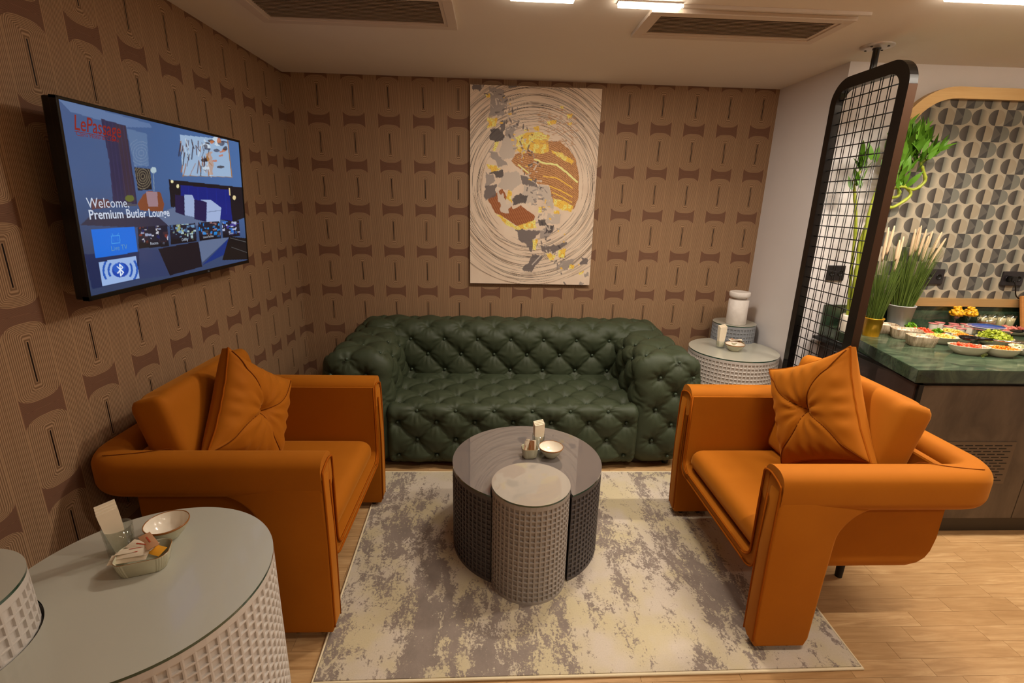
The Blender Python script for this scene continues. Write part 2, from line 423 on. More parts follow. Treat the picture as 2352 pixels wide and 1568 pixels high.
for (x0, x1, cy) in vis[:300]:
    key = round((x1-x0)*100)
    if key not in shared:
        o = box('plank', -(x1-x0)/2+.0006, (x1-x0)/2-.0006, -PW/2+.0005, PW/2-.0005, -.006, 0, M_['oak'], fl)
        shared[key] = o
    else: o = inst(shared[key], fl)
    o.location = ((x0+x1)/2, cy, 0)
for (x0, x1, cy) in vis[300:]: add_box(rest, x0+.0006, x1-.0006, cy-PW/2, cy+PW/2, -.006, 0)
# the far part of the floor behind the camera
y2 = yy
while y2 > RY:
    add_box(rest, 0, 3.1, y2-.3, y2, -.006, 0); add_box(rest, 3.1, RX, y2-.3, y2, -.006, 0); y2 -= .3
for k in range(11): add_box(rest, 5.2+.02, RX, -.3*k-.3, -.3*k, -.006, 0)
bm_obj('plank_rest', rest, M_['oak'], fl, kind='stuff')
struct(box('ceiling', -.1, RX+.1, RY-.1, .1, H, H+.08, M_['ceil']))
struct(box('wall_left', -.1, 0, RY, 0, 0, H, M_['paper_left']))
struct(box('wall_back', -.1, 3.592, 0, .1, 0, H, M_['paper_back']))
struct(box('wall_right', 3.592, 3.66, -.73, .1, 0, H, M_['white_wall']))
wa = struct(box('wall_alcove', 3.66, RX, -.73, -.66, 0, H, M_['white_wall']))
struct(box('wall_far_right', RX, RX+.1, RY, -.66, 0, H, M_['white_wall']))
struct(box('wall_front', -.1, RX+.1, RY-.1, RY, 0, H, M_['white_wall']))
# wallpaper joint strip in the left corner
struct(box('trim_1', 0, .004, -.004, 0, 0, H, M_['paper_back']))

# alcove panel: patterned wallpaper inside a gold frame with rounded corners
def ring_extrude(name, outer, inner, d0, d1, mt, parent, axis='y'):
    n = len(outer); V = []; F = []
    for d in (d0, d1):
        for P in (outer, inner):
            for (a, b) in P: V.append((a, d, b))
    for i in range(n):
        j = (i+1) % n
        F.append((i, j, n+j, n+i)); F.append((2*n+i, 3*n+i, 3*n+j, 2*n+j))
        F.append((i, 2*n+i, 2*n+j, j)); F.append((n+i, n+j, 3*n+j, 3*n+i))
    return mesh(name, V, F, mt, parent)
pan = thing('wall_panel', 'large patterned wall panel above the buffet counter in a gold frame with rounded corners', 'wall panel', (4.9, -.73, 1.1))
ou = rrect(3.92, 6.0, 1.098, 2.424, [.34, .34, .10, .10], 14); inn = rrect(3.985, 5.935, 1.15, 2.36, [.28, .28, .05, .05], 14)
o = ring_extrude('gold_frame', ou, inn, -.775, -.73, M_['gold'], None); o.parent = pan; o.location = (-4.9, .73, -1.1)
m_ = [(p[0], -.742, p[1]) for p in inn]
o = mesh('patterned_sheet', m_, [tuple(range(len(m_)))], M_['tiles'], pan); o.location = (-4.9, .73, -1.1)

# ------------------------------------------------------------------ ceiling vents and lamps
def vent(x0, x1, y0, y1, label):
    t = thing('ceiling_vent', label, 'vent', ((x0+x1)/2, (y0+y1)/2, H), group=None)
    cx, cy = (x0+x1)/2, (y0+y1)/2; a, b = (x1-x0)/2, (y1-y0)/2
    bm = bmesh.new(); f = .045
    add_box(bm, -a, a, -b, -b+f, -.018, 0, .003); add_box(bm, -a, a, b-f, b, -.018, 0, .003)
    add_box(bm, -a, -a+f, -b+f, b-f, -.018, 0, .001); add_box(bm, a-f, a, -b+f, b-f, -.018, 0, .001)
    bm_obj('vent_frame', bm, M_['vent_frame'], t)
    bm = bmesh.new(); g = .062
    add_box(bm, -a+f, a-f, -b+f, -b+g, -.012, 0); add_box(bm, -a+f, a-f, b-g, b-f, -.012, 0)
    add_box(bm, -a+f, -a+g, -b+g, b-g, -.012, 0); add_box(bm, a-g, a-f, -b+g, b-g, -.012, 0)
    bm_obj('inner_lip', bm, M_['vent_frame'], t)
    box('backing', -a+g, a-g, -b+g, b-g, -.001, 0, M_['dark_void'], t)
    n = int((2*b-2*g)/.0165)
    s = None
    for k in range(n):
        y = -b+g+(k+.5)*(2*b-2*g)/n
        if s is None:
            s = mesh('slat', [(-a+g, .004, -.0045), (a-g, .004, -.0045), (a-g, -.004, -.0120), (-a+g, -.004, -.0120), (-a+g, .004, -.0030), (a-g, .004, -.0030), (a-g, -.004, -.0105), (-a+g, -.004, -.0105)],
                     [(0, 1, 2, 3), (4, 7, 6, 5), (0, 4, 5, 1), (3, 2, 6, 7)], M_['slat'], t, loc=(0, y, 0))
        else: inst(s, t, (0, y, 0))
vent(.345, 1.305, -1.46, -1.055, 'wide ceiling air vent above the television corner, left of the lamps')
vent(2.19, 3.14, -1.40, -1.05, 'wide ceiling air vent nearer the wire mesh screen, right of the lamps')
for i, (x0, x1, y, s) in enumerate(LAMPS):
    lab = ['short bright ceiling bar lamp, leftmost at the top edge of the photo', 'short bright ceiling bar lamp beside the right-hand air vent',
           'long bright ceiling bar lamp over the buffet counter', 'second long bar lamp further right over the buffet counter',
           'added unseen bar lamp on the ceiling, left one', 'added unseen bar lamp on the ceiling behind the camera, right one', 'added unseen bar lamp on the ceiling at the far front of the room'][i]
    t = thing('ceiling_lamp', lab, 'ceiling lamp', ((x0+x1)/2, y, H), group='linear ceiling lamps')
    a = (x1-x0)/2
    box('lamp_housing', -a-.004, a+.004, -.022, .022, -.006, 0, M_['lamp_body'], t)
    box('diffuser', -a, a, -.015, .015, -.020, -.006, M_['lamp'], t, .003)
    if i == 1: box('light_track', a+.01, a+.86, -.008, .006, -.014, 0, M_['lamp_body'], t, .001)
    ld = bpy.data.lights.new('lamp_light', 'AREA'); ld.shape = 'RECTANGLE'; ld.size = 2*a; ld.size_y = .03; ld.color = WARM; ld.spread = PI if i in (0, 1) else 2.5
    ld.energy = LED_POWER*s*(2*a)/.27*.9 if 2*a < .5 else LED_POWER*s*2.2
    lo = bpy.data.objects.new('lamp_light', ld); link(lo, t); lo.location = (0, 0, -.024)

# ------------------------------------------------------------------ rug
rg = thing('rug', 'cream and grey distressed low pile rug under the coffee table', 'rug', (1.88, -1.77, 0))
P = [(.803, -1.04), (2.965, -1.04), (2.932, -2.459), (.858, -2.479)]
P = [(a-1.88, b+1.77) for a, b in P]
def quad_slab(name, P, z0, z1, mt, parent, n=1):
    V = [(a, b, z0) for a, b in P]+[(a, b, z1) for a, b in P]
    return mesh(name, V, [(3, 2, 1, 0), (4, 5, 6, 7), (0, 1, 5, 4), (1, 2, 6, 5), (2, 3, 7, 6), (3, 0, 4, 7)], mt, parent)
quad_slab('pile', [(a*.994, b*.991) for a, b in P], .001, .012, M_['rug'], rg)
tube('bound_edge', [(a, b, .0065) for a, b in [tuple(Vector(P[i]).lerp(Vector(P[(i+1) % 4]), k/6)) for i in range(4) for k in range(6)]], .0062, 6, M_['rug_edge'], rg, closed=True)

# ------------------------------------------------------------------ green tufted sofa
sofa = thing('tufted_sofa', 'long dark green leather sofa, button tufted all over, against the patterned back wall', 'sofa', (1.645, -.5, 0))
def sofa_part(name, P, F, D, buttons, segs, bulge=.016):
    P = np.array(P); D = np.array(D); B = np.array(buttons); A = np.array([s[0] for s in segs]); E_ = np.array([s[1] for s in segs])
    out = np.empty_like(P)
    for s in range(0, len(P), 4000):
        p = P[s:s+4000]; d = D[s:s+4000]
        vec = p[:, None]-B[None]; db_all = np.linalg.norm(vec, axis=2); ib = db_all.argmin(1); db = db_all[np.arange(len(p)), ib]
        ab = E_-A; t = np.clip(((p[:, None]-A[None])*ab[None]).sum(2)/(ab**2).sum(1)[None], 0, 1)
        dsv = np.linalg.norm(p[:, None]-(A[None]+t[..., None]*ab[None]), axis=2); ds = dsv.min(1)
        v = vec[np.arange(len(p)), ib]; ax = np.abs(d).argmax(1)
        a1 = np.where(ax == 0, v[:, 1], v[:, 0]); a2 = np.where(ax == 2, v[:, 1], v[:, 2]); ang = np.arctan2(a2, a1)
        wr = .0036*np.sin(ang*9+p[:, 0]*40)*np.exp(-((db-.045)/.03)**2)
        h = bulge*(1-np.exp(-(ds/.045)**2)) - .008*np.exp(-(ds/.008)**1.5) - .034*np.exp(-(db/.028)**1.35)+wr
        out[s:s+4000] = p+d*h[:, None]
    out[:, 2] = np.maximum(out[:, 2], .03)
    V = out-np.array([1.645, -.5, 0])
    return mesh(name, V, F, M_['leather'], sofa, True)
def lattice(rowpts):
    """rowpts: list of rows, each a list of 3D points; neighbours in successive rows are joined"""
    B = [p for r_ in rowpts for p in r_]; G = []
    for r1, r2 in zip(rowpts, rowpts[1:]):
        for p in r1:
            ds = sorted((math.dist(p, q), q) for q in r2)
            for d, q in ds[:2]:
                if d < .26: G.append((p, q))
    return B, G
DX = .2475
def xs(off, a, b): return [off+DX*k for k in range(-12, 14) if a <= off+DX*k <= b]
HOFF, AOFF = 1.022, .898
BTN = []
# seat and front
prof = [(-.42, .435, AOFF), (-.52, .44, HOFF), (-.64, .44, AOFF), (-.76, .44, HOFF), (-.88, .44, AOFF), (-.985, .41, HOFF), (-1.0, .33, AOFF), (-1.0, .208, HOFF), (-1.0, .095, AOFF), (-1.0, -.02, HOFF)]
rws = [[(x, y, z) for x in xs(o_, .80, 2.50)] for y, z, o_ in prof]
B, G = lattice(rws)
B += []; G += [((x, -1.0, .095), (x, -1.0, .0)) for x in xs(AOFF, .8, 2.5)]
P_, F_, D_ = dense_box(.84, 2.45, -1.0, -.30, .045, .44, (.03, .06, .06), .0095)
sofa_part('seat', P_, F_, D_, B, G); BTN += [(p, n_) for p, n_ in [((x, y, z), (0, 0, 1) if z > .415 else (0, -1, .25) if z > .4 else (0, -1, 0)) for r_ in rws[:-1] for (x, y, z) in r_] if .88 < p[0] < 2.44]
# backrest
prof = [(-.385, .36, HOFF), (-.385, .478, AOFF), (-.385, .60, HOFF), (-.38, .715, AOFF), (-.32, .805, HOFF), (-.18, .84, AOFF), (-.05, .80, HOFF)]
rws = [[(x, y, z) for x in xs(o_, .5, 2.8)] for y, z, o_ in prof]
B, G = lattice(rws)
P_, F_, D_ = dense_box(.50, 2.79, -.385, -.035, .045, .835, (.12, .13, .13), .0095)
sofa_part('backrest', P_, F_, D_, B, G)
BTN += [(p, n_) for r_, n_ in zip(rws[1:6], [(0, -1, 0), (0, -1, 0), (0, -1, .1), (0, -.7, .7), (0, 0, 1)]) for p in r_ if .87 < p[0] < 2.43]
# arms
for sgn in (-1, 1):
    mx = lambda x: 1.645+sgn*x
    xi, xo = .785, 1.205
    ya, yh = [-.25, -.50, -.75], [-.375, -.625, -.875]
    prof = [(xi, .36, yh), (xi, .478, ya+[-1.0]), (xi, .60, yh), (xi, .705, ya), (xi+.06, .78, yh), (xi+.21, .795, ya), (xo-.05, .77, yh), (xo, .68, ya), (xo, .56, yh), (xo-.01, .44, ya), (xo-.02, .32, yh)]
    rws = [[(mx(x), y, z) for y in ys] for x, z, ys in prof]
    B, G = lattice(rws)
    fr = [[(.91+.13, .75)], [(.93, .645), (1.145, .645)], [(1.04, .535)], [(.92, .425), (1.15, .425)], [(1.035, .32)], [(.915, .205), (1.145, .205)], [(1.035, .09)]]
    frr = [[(mx(x), -1.0, z) for x, z in r_] for r_ in fr]
    B2, G2 = lattice(frr); G2 += [((mx(1.04), -1.0, .75), (mx(xi+.21), -.875, .795)), ((mx(.93), -1.0, .645), (mx(xi), -.875, .60)), ((mx(1.145), -1.0, .645), (mx(xo), -.875, .68)), ((mx(1.035), -1, .09), (mx(1.035), -1, 0))]
    a, b = sorted((mx(xi), mx(xo)))
    P_, F_, D_ = dense_box(a, b, -.99, -.12, .045, .785, (.13, .07, .13), .0095)
    # outer side tapers in towards the floor
    k = np.clip((P_[:, 0]-mx(xi))*sgn/(xo-xi), 0, 1); P_[:, 0] -= sgn*k*.07*(1-np.clip(P_[:, 2]/.55, 0, 1))
    sofa_part('arm', P_, F_, D_, B+B2, G+G2)
    BTN += [(p, (0, -1, 0)) for r_ in frr for p in r_]
    for r_, n_ in zip(rws[1:9], [(-1, 0, 0), (-1, 0, 0), (-1, 0, .2), (-.6, 0, .8), (0, 0, 1), (.6, 0, .7), (1, 0, 0), (1, 0, 0)]):
        BTN += [(p, (n_[0]*sgn, n_[1], n_[2])) for p in r_ if p[1] > -.98 and p[1] < -.4]
b0 = None
for p, n_ in BTN:
    n_ = Vector(n_).normalized(); loc = Vector(p)-n_*.020-Vector((1.645, -.5, 0))
    rot = Vector((0, 0, 1)).rotation_difference(n_).to_euler()
    if b0 is None: b0 = lathe('button', [(.0105, -.004), (.0105, .002), (.008, .0055), (.004, .007), (0, .0075)], 12, M_['leather_button'], sofa); o = b0
    else: o = inst(b0, sofa)
    o.location = loc; o.rotation_euler = rot
for (x, y) in ((.6, -.9), (2.7, -.9), (.6, -.12), (2.7, -.12)):
    o = lathe('foot', [(.02, 0), (.024, .045), (0, .045)], 16, M_['foot'], sofa); o.location = (x-1.645, y+.5, 0)
box('base_board', -.98, .98, -.42, .40, .022, .05, M_['foot'], sofa)

# ------------------------------------------------------------------ orange armchairs
def section_sweep(path, sec, closed_sec=True):
    """path: list of (pos, side vector); sec: list of (s, z) offsets"""
    V = []; F = []; n = len(sec)
    for p, s in path:
        for (a, b) in sec: V.append((p[0]+s[0]*a, p[1]+s[1]*a, p[2]+b))
    for i in range(len(path)-1):
        for k in range(n): F.append((i*n+k, i*n+(k+1) % n, (i+1)*n+(k+1) % n, (i+1)*n+k))
    F.append(tuple(range(n-1, -1, -1))); F.append(tuple((len(path)-1)*n+k for k in range(n)))
    return V, F
def extrude_xz(outline, y0, y1, bev, seg=4):
    bm = bmesh.new()
    vs_ = [bm.verts.new((a, y0, b)) for a, b in outline]; f = bm.faces.new(vs_)
    r_ = bmesh.ops.extrude_face_region(bm, geom=[f]); 
    for v in [g for g in r_['geom'] if isinstance(g, bmesh.types.BMVert)]: v.co.y = y1
    bmesh.ops.recalc_face_normals(bm, faces=bm.faces)
    ed = [e for e in bm.edges if abs(e.verts[0].co.y-e.verts[1].co.y) < 1e-6]
    bmesh.ops.bevel(bm, geom=ed, offset=bev, segments=seg, affect='EDGES', profile=.5, clamp_overlap=True)
    return bm
def smooth_by_angle(o, ang=40):
    for p in o.data.polygons: p.use_smooth = True
    if hasattr(o.data, 'set_sharp_from_angle'): o.data.set_sharp_from_angle(angle=math.radians(ang))
def make_chair(label, loc, rz, cdx=0, chw=.315, cdy=0, cdz=0):
    t = thing('armchair', label, 'armchair', loc, rz, 'orange velvet armchairs')
    or_ = M_['orange']
    # ring: two arms and the back rail as one rounded band
    zt, zb_, wd = .782, .622, .125
    sec = [(a, b) for a, b in rrect(-wd/2, wd/2, 0, zt-zb_, [.052, .052, .05, .05], 6)]
    half, R_, xb = .4125, .105, .466-wd/2
    path = [((-.402+.0, half, zb_), (0, 1)), ((-.395, half, zb_), (0, 1))]
    path = [((-.408, half, zb_), (0, 1)), ((-.2, half, zb_), (0, 1)), ((.1, half, zb_), (0, 1))]
    for i in range(0, 11):
        a = PI/2-PI/2*i/10; path.append(((xb-R_+R_*math.cos(a), half-R_+R_*math.sin(a), zb_), (math.cos(a), math.sin(a))))
    path += [((xb, 0, zb_), (1, 0))]
    for i in range(0, 11):
        a = -PI/2*i/10; path.append(((xb-R_+R_*math.cos(a), -half+R_+R_*math.sin(a), zb_), (math.cos(a), math.sin(a))))
    path += [((.1, -half, zb_), (0, -1)), ((-.2, -half, zb_), (0, -1)), ((-.408, -half, zb_), (0, -1))]
    V, F = section_sweep(path, sec)
    o = mesh('arm_and_back_rail', V, F, or_, t); smooth_by_angle(o, 35)
    # legs: wide blades that curve into the underside of the arms
    for sg in (-1, 1):
        fil = [(-.045-.125+.125*(1-math.cos(a)) if 0 else -.170+.13*(1-math.cos(a)), .50+.13*math.sin(a)) for a in [PI/2*k/8 for k in range(9)]]
        out = [(-.398, .022), (-.412, .06), (-.418, .45), (-.412, .70), (-.395, .728), (-.33, .735), (-.20, .725), (-.10, .685), (-.055, .65)]+[(x_, z_) for x_, z_ in reversed(fil)]+[(-.178, .30), (-.186, .06), (-.20, .022)]
        y0, y1 = (.398, .4744) if sg > 0 else (-.4744, -.398)
        bm = extrude_xz(out, y0, y1, .022, 4)
        for v in bm.verts:
            if v.co.x > -.15 and abs(v.co.y) > .44: v.co.y -= sg*((v.co.x+.15)/.10)**1.5*.016
        o = bm_obj('leg', bm, or_, t); smooth_by_angle(o, 38)
        o = lathe('leg_pad', [(.013, 0), (.013, .026), (0, .026)], 12, M_['foot'], t); o.location = (-.35, sg*.436, 0)
        o = inst(o, t, (-.25, sg*.436, 0))
    # bucket: U shaped shell, rising at the rear
    def U(off, zc):
        y_, r_ = .385-off, .06
        P = [(y_, .745)]+[(y_, .6), (y_, .45)]
        for i in range(7):
            a = -PI/2*i/6; P.append((y_-r_+(r_)*math.cos(a), .295+off+r_+r_*math.sin(a)))
        Q = P+[(0, .295+off)]+[(-a, b) for a, b in reversed(P)]
        return [(a, max(b, zc+off)) for a, b in Q]
    xs_ = [-.402, -.398, -.2, 0, .17, .2, .23, .26, .285, .30, .31]
    V = []; F = []
    for x in xs_:
        zc = .295 if x <= .17 else .295+.16*(1-math.sqrt(max(0, 1-((x-.17)/.14)**2)))
        e = .004 if x == xs_[0] else 0
        for q in U(e, zc): V.append((x, q[0], q[1]))
        for q in U(.04-e, zc): V.append((x, q[0], q[1]))
    n = len(U(0, .3))
    for i in range(len(xs_)-1):
        a, b = i*2*n, (i+1)*2*n
        for k in range(n-1):
            F.append((a+k, b+k, b+k+1, a+k+1)); F.append((a+n+k, a+n+k+1, b+n+k+1, b+n+k))
    for a, fl_ in ((0, 1), ((len(xs_)-1)*2*n, 0)):
        for k in range(n-1): F.append((a+k, a+k+1, a+n+k+1, a+n+k) if fl_ else (a+k, a+n+k, a+n+k+1, a+k+1))
    for i in range(len(xs_)-1):
        a, b = i*2*n, (i+1)*2*n
        F.append((a, a+n, b+n, b)); F.append((a+n-1, b+n-1, b+2*n-1, a+2*n-1))
    o = mesh('bucket_shell', V, F, or_, t); smooth_by_angle(o, 40)
    box('rear_panel', .275, .308, -.37, .37, .42, .75, or_, t, .01)
    for sg in (-1, 1):
        box('arm_bridge', -.404, -.34, min(sg*.35, sg*.44), max(sg*.35, sg*.44), .675, .745, or_, t, .008)
    # piping on the front edges
    pp = []
    for sg in (-1, 1):
        pts = [(-.408, sg*.468, .05), (-.414, sg*.470, .3), (-.416, sg*.470, .6), (-.414, sg*.467, .715), (-.412, sg*.455, .735), (-.412, sg*.40, .752), (-.412, sg*.365, .748), (-.411, sg*.352, .735)]
        Q = [(-.409, q[0]*sg, q[1]) for q in U(.034, .295)[2:10]]
        path_ = spline(pts, 6)+[(-.410, sg*.350, .6)]+Q
        tube('piping', path_, .0042, 6, M_['piping'], t)
        pts2 = [(-.410, sg*.402, .05), (-.418, sg*.404, .4), (-.416, sg*.404, .67)]
        tube('piping', pts2, .0036, 6, M_['piping'], t)
    for off in (.002, .038):
        tube('piping', [(-.405, q[0], q[1]) for q in U(off, .295)], .0040, 6, M_['piping'], t)
    # seat cushion
    P_, F_, D_ = dense_box(-.385, .24, -.340, .340, .338, .455, (.055, .03, .056), .02)
    xx, yy_ = P_[:, 0], P_[:, 1]
    top = P_[:, 2] > .41
    P_[:, 2] += np.where(top, .014*(1-(yy_/.34)**2)*(1-((xx+.05)/.36)**2), 0)
    mesh('seat_cushion', P_, F_, or_, t, True)
    # back cushion, leaning
    P_, F_, D_ = dense_box(-.07, .07, -chw, chw, 0, .52, (.035, .035, .05), .02)
    P_[:, 0] += -.012*np.sign(P_[:, 0])*(-1)*(1-(P_[:, 1]/.315)**2)*(1-((P_[:, 2]-.26)/.26)**2)
    cr = np.exp(-((P_[:, 1]+.285)/.02)**2)*np.exp(-((P_[:, 2]-.5)/.03)**2)+np.exp(-((P_[:, 1]-.285)/.02)**2)*np.exp(-((P_[:, 2]-.5)/.03)**2)
    P_[:, 2] -= .012*cr
    a = .245; X = P_[:, 0]*math.cos(a)+P_[:, 2]*math.sin(a); Z = -P_[:, 0]*math.sin(a)+P_[:, 2]*math.cos(a)
    P_[:, 0] = X+.085+cdx; P_[:, 2] = Z+.452; P_[:, 1] += cdy; P_[:, 2] *= 1+cdz
    mesh('back_cushion', P_, F_, or_, t, True)
    # rear support under the bucket
    for sy in (-.06, .06):
        o = lathe('rear_foot', [(.016, -.012), (.024, .37), (0, .37)], 14, M_['foot'], t); o.location = (.24, sy, 0)
    # seams where the rail turns the corner
    for sg in (-1, 1):
        pts = [(x_, sg*y_, z_) for x_, y_, z_ in ((.16, .352, .755), (.175, .365, .775), (.20, .39, .7835), (.26, .412, .7835), (.33, .425, .7825), (.372, .424, .779))]
        tube('rail_seam', spline(pts, 5), .0014, 5, M_['seam'], t)
    return t
make_chair('orange velvet armchair on the right, facing left, in front of the buffet counter', (2.94, -1.912, .012), 0, 0, .335, .045, .015)
make_chair('orange velvet armchair on the left, under the wall television', (.478, -1.818, .012), PI, .055, .335)

def make_pillow(label, center, a, b, size, T, loc_n, seed):
    """a: width axis, b: up axis"""
    a = Vector(a).normalized(); b = (Vector(b)-a*Vector(b).dot(a)).normalized(); n = a.cross(b)
    if n.dot(Vector(loc_n)) < 0: n = -n
    t = thing('throw_pillow', label, 'pillow', center, 0, 'orange throw pillows')
    N = 72; V = []; F = []; rr = np.random.RandomState(seed)
    ph = rr.rand(6)*6
    def surf(u, v, side):
        ex = 1+.055*(abs(v)**3)-.05*(1-v*v); ey = 1+.055*(abs(u)**3)-.05*(1-u*u)
        r = math.hypot(u, v); th = math.atan2(v, u)
        w = max(0, (1-u**4)*(1-v**4)); tt = T*(w**.55)
        if side > 0:
            tt -= .052*math.exp(-(r/.16)**1.3)
            for k in range(4):
                tc = PI/4+k*PI/2+.42*(1-r)*math.exp(-((1-r)/.9)**2)
                dth = (th-tc+PI) % (2*PI)-PI; d_ = abs(dth)*r
                if abs(dth) < .7: tt -= .011*math.exp(-(d_/.035)**2)*min(1, r*4)*max(0, 1.35-r)
            tt += .005*math.sin(th*11+ph[0])*math.exp(-((r-.35)/.28)**2)
            e = max(abs(u), abs(v)); s_ = v if abs(u) > abs(v) else u
            tt += .0045*math.sin(s_*17+ph[1]+2*math.sin(s_*4))*math.exp(-((e-.85)/.13)**2)
        p = a*(u*size/2*ex)+b*(v*size/2*ey)+n*(side*(tt+.014))
        return p
    for side in (1, -1):
        base = len(V)
        for i in range(N+1):
            for j in range(N+1):
                u, v = math.sin((2*i/N-1)*PI/2), math.sin((2*j/N-1)*PI/2)
                V.append(surf(u, v, side))
        for i in range(N):
            for j in range(N):
                q = (base+i*(N+1)+j, base+(i+1)*(N+1)+j, base+(i+1)*(N+1)+j+1, base+i*(N+1)+j+1)
                F.append(q if side > 0 else q[::-1])
    W1 = (N+1)**2
    bd = [(i, 0) for i in range(N)]+[(N, j) for j in range(N)]+[(N-i, N) for i in range(N)]+[(0, N-j) for j in range(N)]
    for k in range(len(bd)):
        p, q = bd[k], bd[(k+1) % len(bd)]
        i0, i1 = p[0]*(N+1)+p[1], q[0]*(N+1)+q[1]
        F.append((i0, W1+i0, W1+i1, i1))
    mesh('pillow_cover', V, F, M_['orange'], t, True)
    tube('pillow_piping', [V[p[0]*(N+1)+p[1]] for p in bd], .0042, 6, M_['piping'], t, closed=True)
    for k in range(4):
        pts = []
        for i in range(1, 30):
            r = i/29*1.36; tc = PI/4+k*PI/2+.42*(1-min(r, 1))*math.exp(-((1-min(r, 1))/.9)**2)
            u, v = r*math.cos(tc), r*math.sin(tc)
            if max(abs(u), abs(v)) > .98: break
            pts.append(surf(u, v, 1)+n*.0022)
        tube('pillow_seam', pts, .0020, 5, M_['seam'], t)
    o = lathe('centre_button', [(.011, 0), (.011, .004), (0, .007)], 14, M_['piping'], t); o.location = surf(0, 0, 1)
    o.rotation_euler = Vector((0, 0, 1)).rotation_difference(n).to_euler()
    return t
make_pillow('square orange pillow with crossing seams leaning in the right armchair', (2.965, -1.885, .825), (.17, -.845, .508), (.02, .471, .882), .45, .075, (-1, -.3, .1), 3)
make_pillow('square orange pillow tilted against the back of the left armchair', (.44, -1.840, .782), (-.224, -.768, .601), (-.038, .623, .782), .415, .070, (1, -.2, .1), 8)

# ------------------------------------------------------------------ lattice drum tables
def drum(name, label, cat, X, Y, r, h, z0, body, top, cols, rows_, notch=None, group=None, edge=.008):
    t = thing(name, label, cat, (X, Y, z0), 0, group); h = h-z0
    hb = h-edge
    def inside(a):
        if notch is None: return False
        px, py = r*math.cos(a), r*math.sin(a); return math.hypot(px-notch[0], py-notch[1]) < notch[2]
    V = []; F = []; da = 2*PI/cols; dz = (hb-.03)/rows_; zb = .012; dp = .0065; bw = .0038
    def P(rr_, a, z): V.append((rr_*math.cos(a), rr_*math.sin(a), z)); return len(V)-1
    for c in range(cols):
        a0 = c*da; a1 = a0+da
        if inside((a0+a1)/2): continue
        ba = bw/r
        for k in range(rows_):
            z_0 = zb+k*dz; z_1 = z_0+dz
            o_ = [P(r, a0, z_0), P(r, a1, z_0), P(r, a1, z_1), P(r, a0, z_1)]
            i_ = [P(r-.0008, a0+ba, z_0+bw*.8), P(r-.0008, a1-ba, z_0+bw*.8), P(r-.0008, a1-ba, z_1-bw*.8), P(r-.0008, a0+ba, z_1-bw*.8)]
            d_ = [P(r-dp, a0+ba*1.25, z_0+bw), P(r-dp, a1-ba*1.25, z_0+bw), P(r-dp, a1-ba*1.25, z_1-bw), P(r-dp, a0+ba*1.25, z_1-bw)]
            for q in range(4):
                p_ = (q+1) % 4; F.append((o_[q], o_[p_], i_[p_], i_[q])); F.append((i_[q], i_[p_], d_[p_], d_[q]))
            F.append(tuple(d_))
        for z_0, z_1 in ((0, zb), (zb+rows_*dz, hb)):
            F.append((P(r, a0, z_0), P(r, a1, z_0), P(r, a1, z_1), P(r, a0, z_1)))
    # outline with notch
    n = 160; out = []
    for i in range(n):
        a = 2*PI*i/n
        if not inside(a): out.append((a, (r*math.cos(a), r*math.sin(a))))
    if notch:
        k0 = max(range(len(out)), key=lambda i: (out[(i+1) % len(out)][0]-out[i][0]) % (2*PI))
        out = out[k0+1:]+out[:k0+1]; pts = [p for _, p in out]
        s0, s1 = pts[-1], pts[0]; c0 = Vector(notch[:2])
        b0_, b1_ = [math.atan2(s[1]-c0.y, s[0]-c0.x) for s in (s0, s1)]
        d_ = (b1_-b0_+PI) % (2*PI)-PI
        # go round the side of the notch circle that lies inside the big drum
        mid = b0_+d_/2
        if math.hypot(c0.x+notch[2]*math.cos(mid), c0.y+notch[2]*math.sin(mid)) > r: d_ = d_-math.copysign(2*PI, d_)
        for i in range(1, 40): pts.append((c0.x+notch[2]*math.cos(b0_+d_*i/40), c0.y+notch[2]*math.sin(b0_+d_*i/40)))
    else: pts = [p for _, p in out]
    mesh('lattice_shell', V, F, body, t)
    if notch:
        Q = pts[len(out)-1:]+[pts[0]]
        V2 = [(a, b, 0) for a, b in Q]+[(a, b, hb) for a, b in Q]; m = len(Q)
        mesh('notch_wall', V2, [(i, i+1, m+i+1, m+i) for i in range(m-1)], body, t, True)
    def plate(nm, s, za, zb2, mts, two):
        V2 = [(a*s, b*s, za) for a, b in pts]+[(a*s, b*s, zb2) for a, b in pts]; m = len(pts)
        F2 = [tuple(range(m-1, -1, -1)), tuple(range(m, 2*m))]+[(i, (i+1) % m, m+(i+1) % m, m+i) for i in range(m)]
        o = mesh(nm, V2, F2, mts, t)
        if two:
            for i, p in enumerate(o.data.polygons): p.material_index = 0 if i < 2 else 1
    plate('table_body_top', .985, hb-.012, hb, body, False)
    plate('glass_top', 1.0, hb+.0005, h, [top, M_['glass_edge']], True)
    return t
RZ = .012
drum('coffee_table', 'large round charcoal lattice coffee table with dark glass top on the rug', 'coffee table', 1.678, -1.68, .37, .466, RZ, M_['drum_dark'], M_['top_grey'], 88, 16, (1.675-1.678, -1.97+1.68, .180))
drum('nesting_table', 'small round grey lattice table nested into the front of the coffee table', 'side table', 1.675, -1.968, .174, .509, RZ, M_['drum_grey'], M_['top_pale'], 46, 18)
drum('side_table', 'large round off-white lattice side table in the front left corner of the photo', 'side table', .575, -2.765, .318, .72, 0, M_['drum_white'], M_['top_sage'], 76, 24, (.293-.575, -2.985+2.765, .176))
drum('small_side_table', 'small round off-white lattice table cut off at the left edge of the photo', 'side table', .293, -2.985, .170, .86, 0, M_['drum_white'], M_['top_sage'], 42, 28)
drum('side_table', 'large round off-white lattice side table between the sofa and the white wall', 'side table', 3.275, -.49, .308, .70, 0, M_['drum_white'], M_['top_sage'], 74, 24, (3.41-3.275, -.195+.49, .165))
